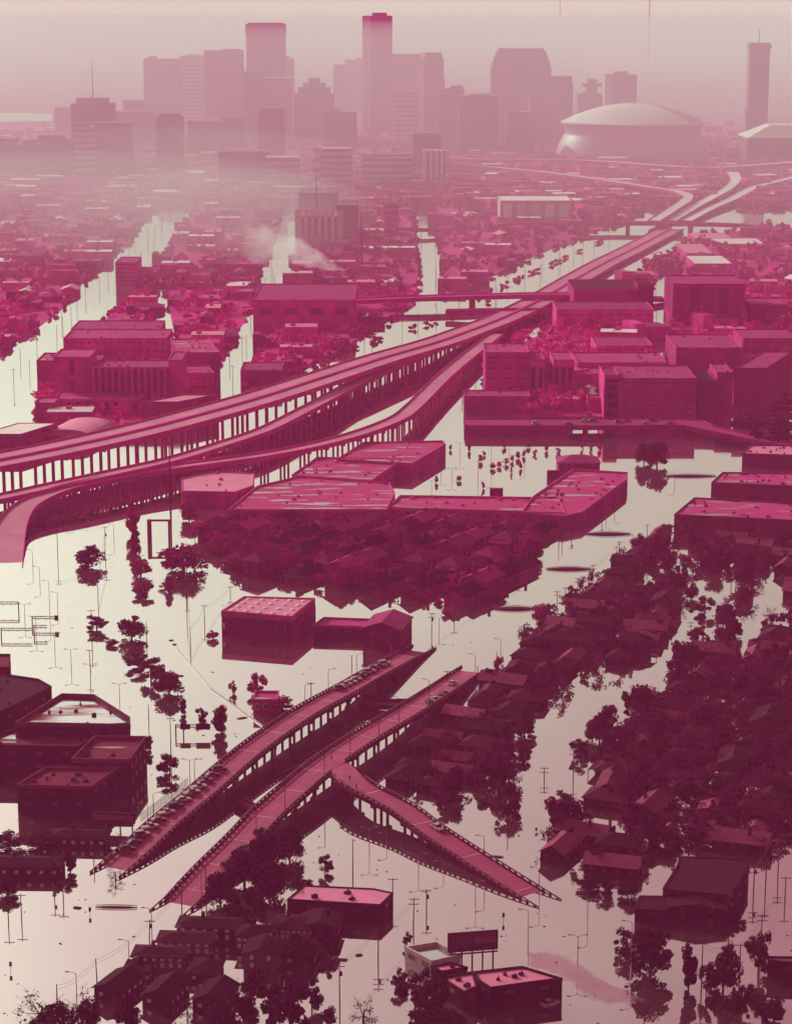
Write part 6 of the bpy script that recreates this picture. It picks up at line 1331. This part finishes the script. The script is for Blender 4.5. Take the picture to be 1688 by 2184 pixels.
rings = [(1.25, 0.0), (.75, .5), (.35, .8)]
vv = [spine(p).lerp(p, f) for f, _ in rings for p in q]; m.add(vv, [(i, (i+1)%N_, N_+(i+1)%N_, N_+i) for i in range(N_)] + [(N_+i, N_+(i+1)%N_, 2*N_+(i+1)%N_, 2*N_+i) for i in range(N_)] + [tuple(range(2*N_, 3*N_))])
ob_ = m.build('oil_slick', OIL); at = ob_.data.attributes.new('film', 'FLOAT', 'POINT'); at.data.foreach_set('value', [v for _, v in rings for p in q]); tag(ob_, kind='structure')
# smoke drifting from the fire behind the dark hall
SMK = bpy.data.materials.new('smoke'); SMK.use_nodes = True; n = SMK.node_tree; n.nodes.clear(); o = n.nodes.new('ShaderNodeOutputMaterial'); v = n.nodes.new('ShaderNodeVolumePrincipled')
v.inputs['Color'].default_value = (.95,.90,.90,1); v.inputs['Absorption Color'].default_value = (1,1,1,1)
tc = n.nodes.new('ShaderNodeTexCoord'); no = n.nodes.new('ShaderNodeTexNoise'); no.inputs['Scale'].default_value = .09; no.inputs['Detail'].default_value = 4; n.links.new(tc.outputs['Object'], no.inputs['Vector'])
sx = n.nodes.new('ShaderNodeSeparateXYZ'); n.links.new(tc.outputs['Object'], sx.inputs[0])
g0, g1 = G(755,592), G(520,585)
mx_ = n.nodes.new('ShaderNodeMapRange'); mx_.inputs[1].default_value = g0.x; mx_.inputs[2].default_value = g1.x; mx_.inputs[3].default_value = .09; mx_.inputs[4].default_value = .006; n.links.new(sx.outputs[0], mx_.inputs[0])
mr = n.nodes.new('ShaderNodeMapRange'); mr.inputs[1].default_value = .38; mr.inputs[2].default_value = .62; n.links.new(no.outputs['Fac'], mr.inputs[0])
mu = n.nodes.new('ShaderNodeMath'); mu.operation = 'MULTIPLY'; n.links.new(mr.outputs[0], mu.inputs[0]); n.links.new(mx_.outputs[0], mu.inputs[1]); n.links.new(mu.outputs[0], v.inputs['Density']); n.links.new(v.outputs[0], o.inputs['Volume'])
import bmesh
rs = random.Random(4); m = MB(); K_, N_ = 26, 16; path = [(755,592,1,1.2),(722,588,7,4),(690,586,14,7.5),(650,585,22,12),(600,585,29,17),(540,585,34,21),(490,585,36,15)]
P_ = [Vector((G(x,y).x, G(755,590).y-40*i/6, z)) for i,(x,y,z,r) in enumerate(path)]; vv = []
for k in range(K_):
    t = k/(K_-1)*(len(path)-1.001); i = int(t); f = t-i; c = P_[i].lerp(P_[i+1], f); r_ = path[i][3]*(1-f)+path[i+1][3]*f
    for j in range(N_):
        a_ = 2*math.pi*j/N_; rr_ = r_*rs.uniform(.75,1.2); vv.append(c+Vector((rs.uniform(-.2,.2)*r_, math.cos(a_)*rr_*1.6, max(-c.z+.4, math.sin(a_)*rr_*.85))))
m.add(vv, [(k*N_+j, k*N_+(j+1)%N_, (k+1)*N_+(j+1)%N_, (k+1)*N_+j) for k in range(K_-1) for j in range(N_)] + [tuple(range(N_-1,-1,-1)), tuple((K_-1)*N_+j for j in range(N_))])
so = m.build('smoke_plume', SMK); bq = bmesh.new(); bq.from_mesh(so.data); bmesh.ops.recalc_face_normals(bq, faces=bq.faces)
if bq.calc_volume(signed=True) < 0: bmesh.ops.reverse_faces(bq, faces=bq.faces)
bq.to_mesh(so.data); bq.free(); tag(so, kind='stuff')

# small flotsam too scattered to count
m = MB(); rf = random.Random(77); nd = 0
while nd < 170:
    px, py = rf.uniform(0,1688), rf.uniform(1120,2184); p = G(px, py)
    if inside(PR, p.x, p.y) or not free(p.x, p.y, .5, .5): continue
    nd += 1; l, w_, a = rf.uniform(.12,.5), rf.uniform(.06,.18), rf.uniform(0,3.1); ca, sa = math.cos(a), math.sin(a)
    m.prism([(p.x+u*ca-v*sa, p.y+u*sa+v*ca) for u, v in ((-l,-w_),(l,-w_*.7),(l*.8,w_),(-l*.9,w_*.8))], -.1, rf.uniform(.04,.16))
tag(m.build('drifting_debris', WOOD), kind='stuff')
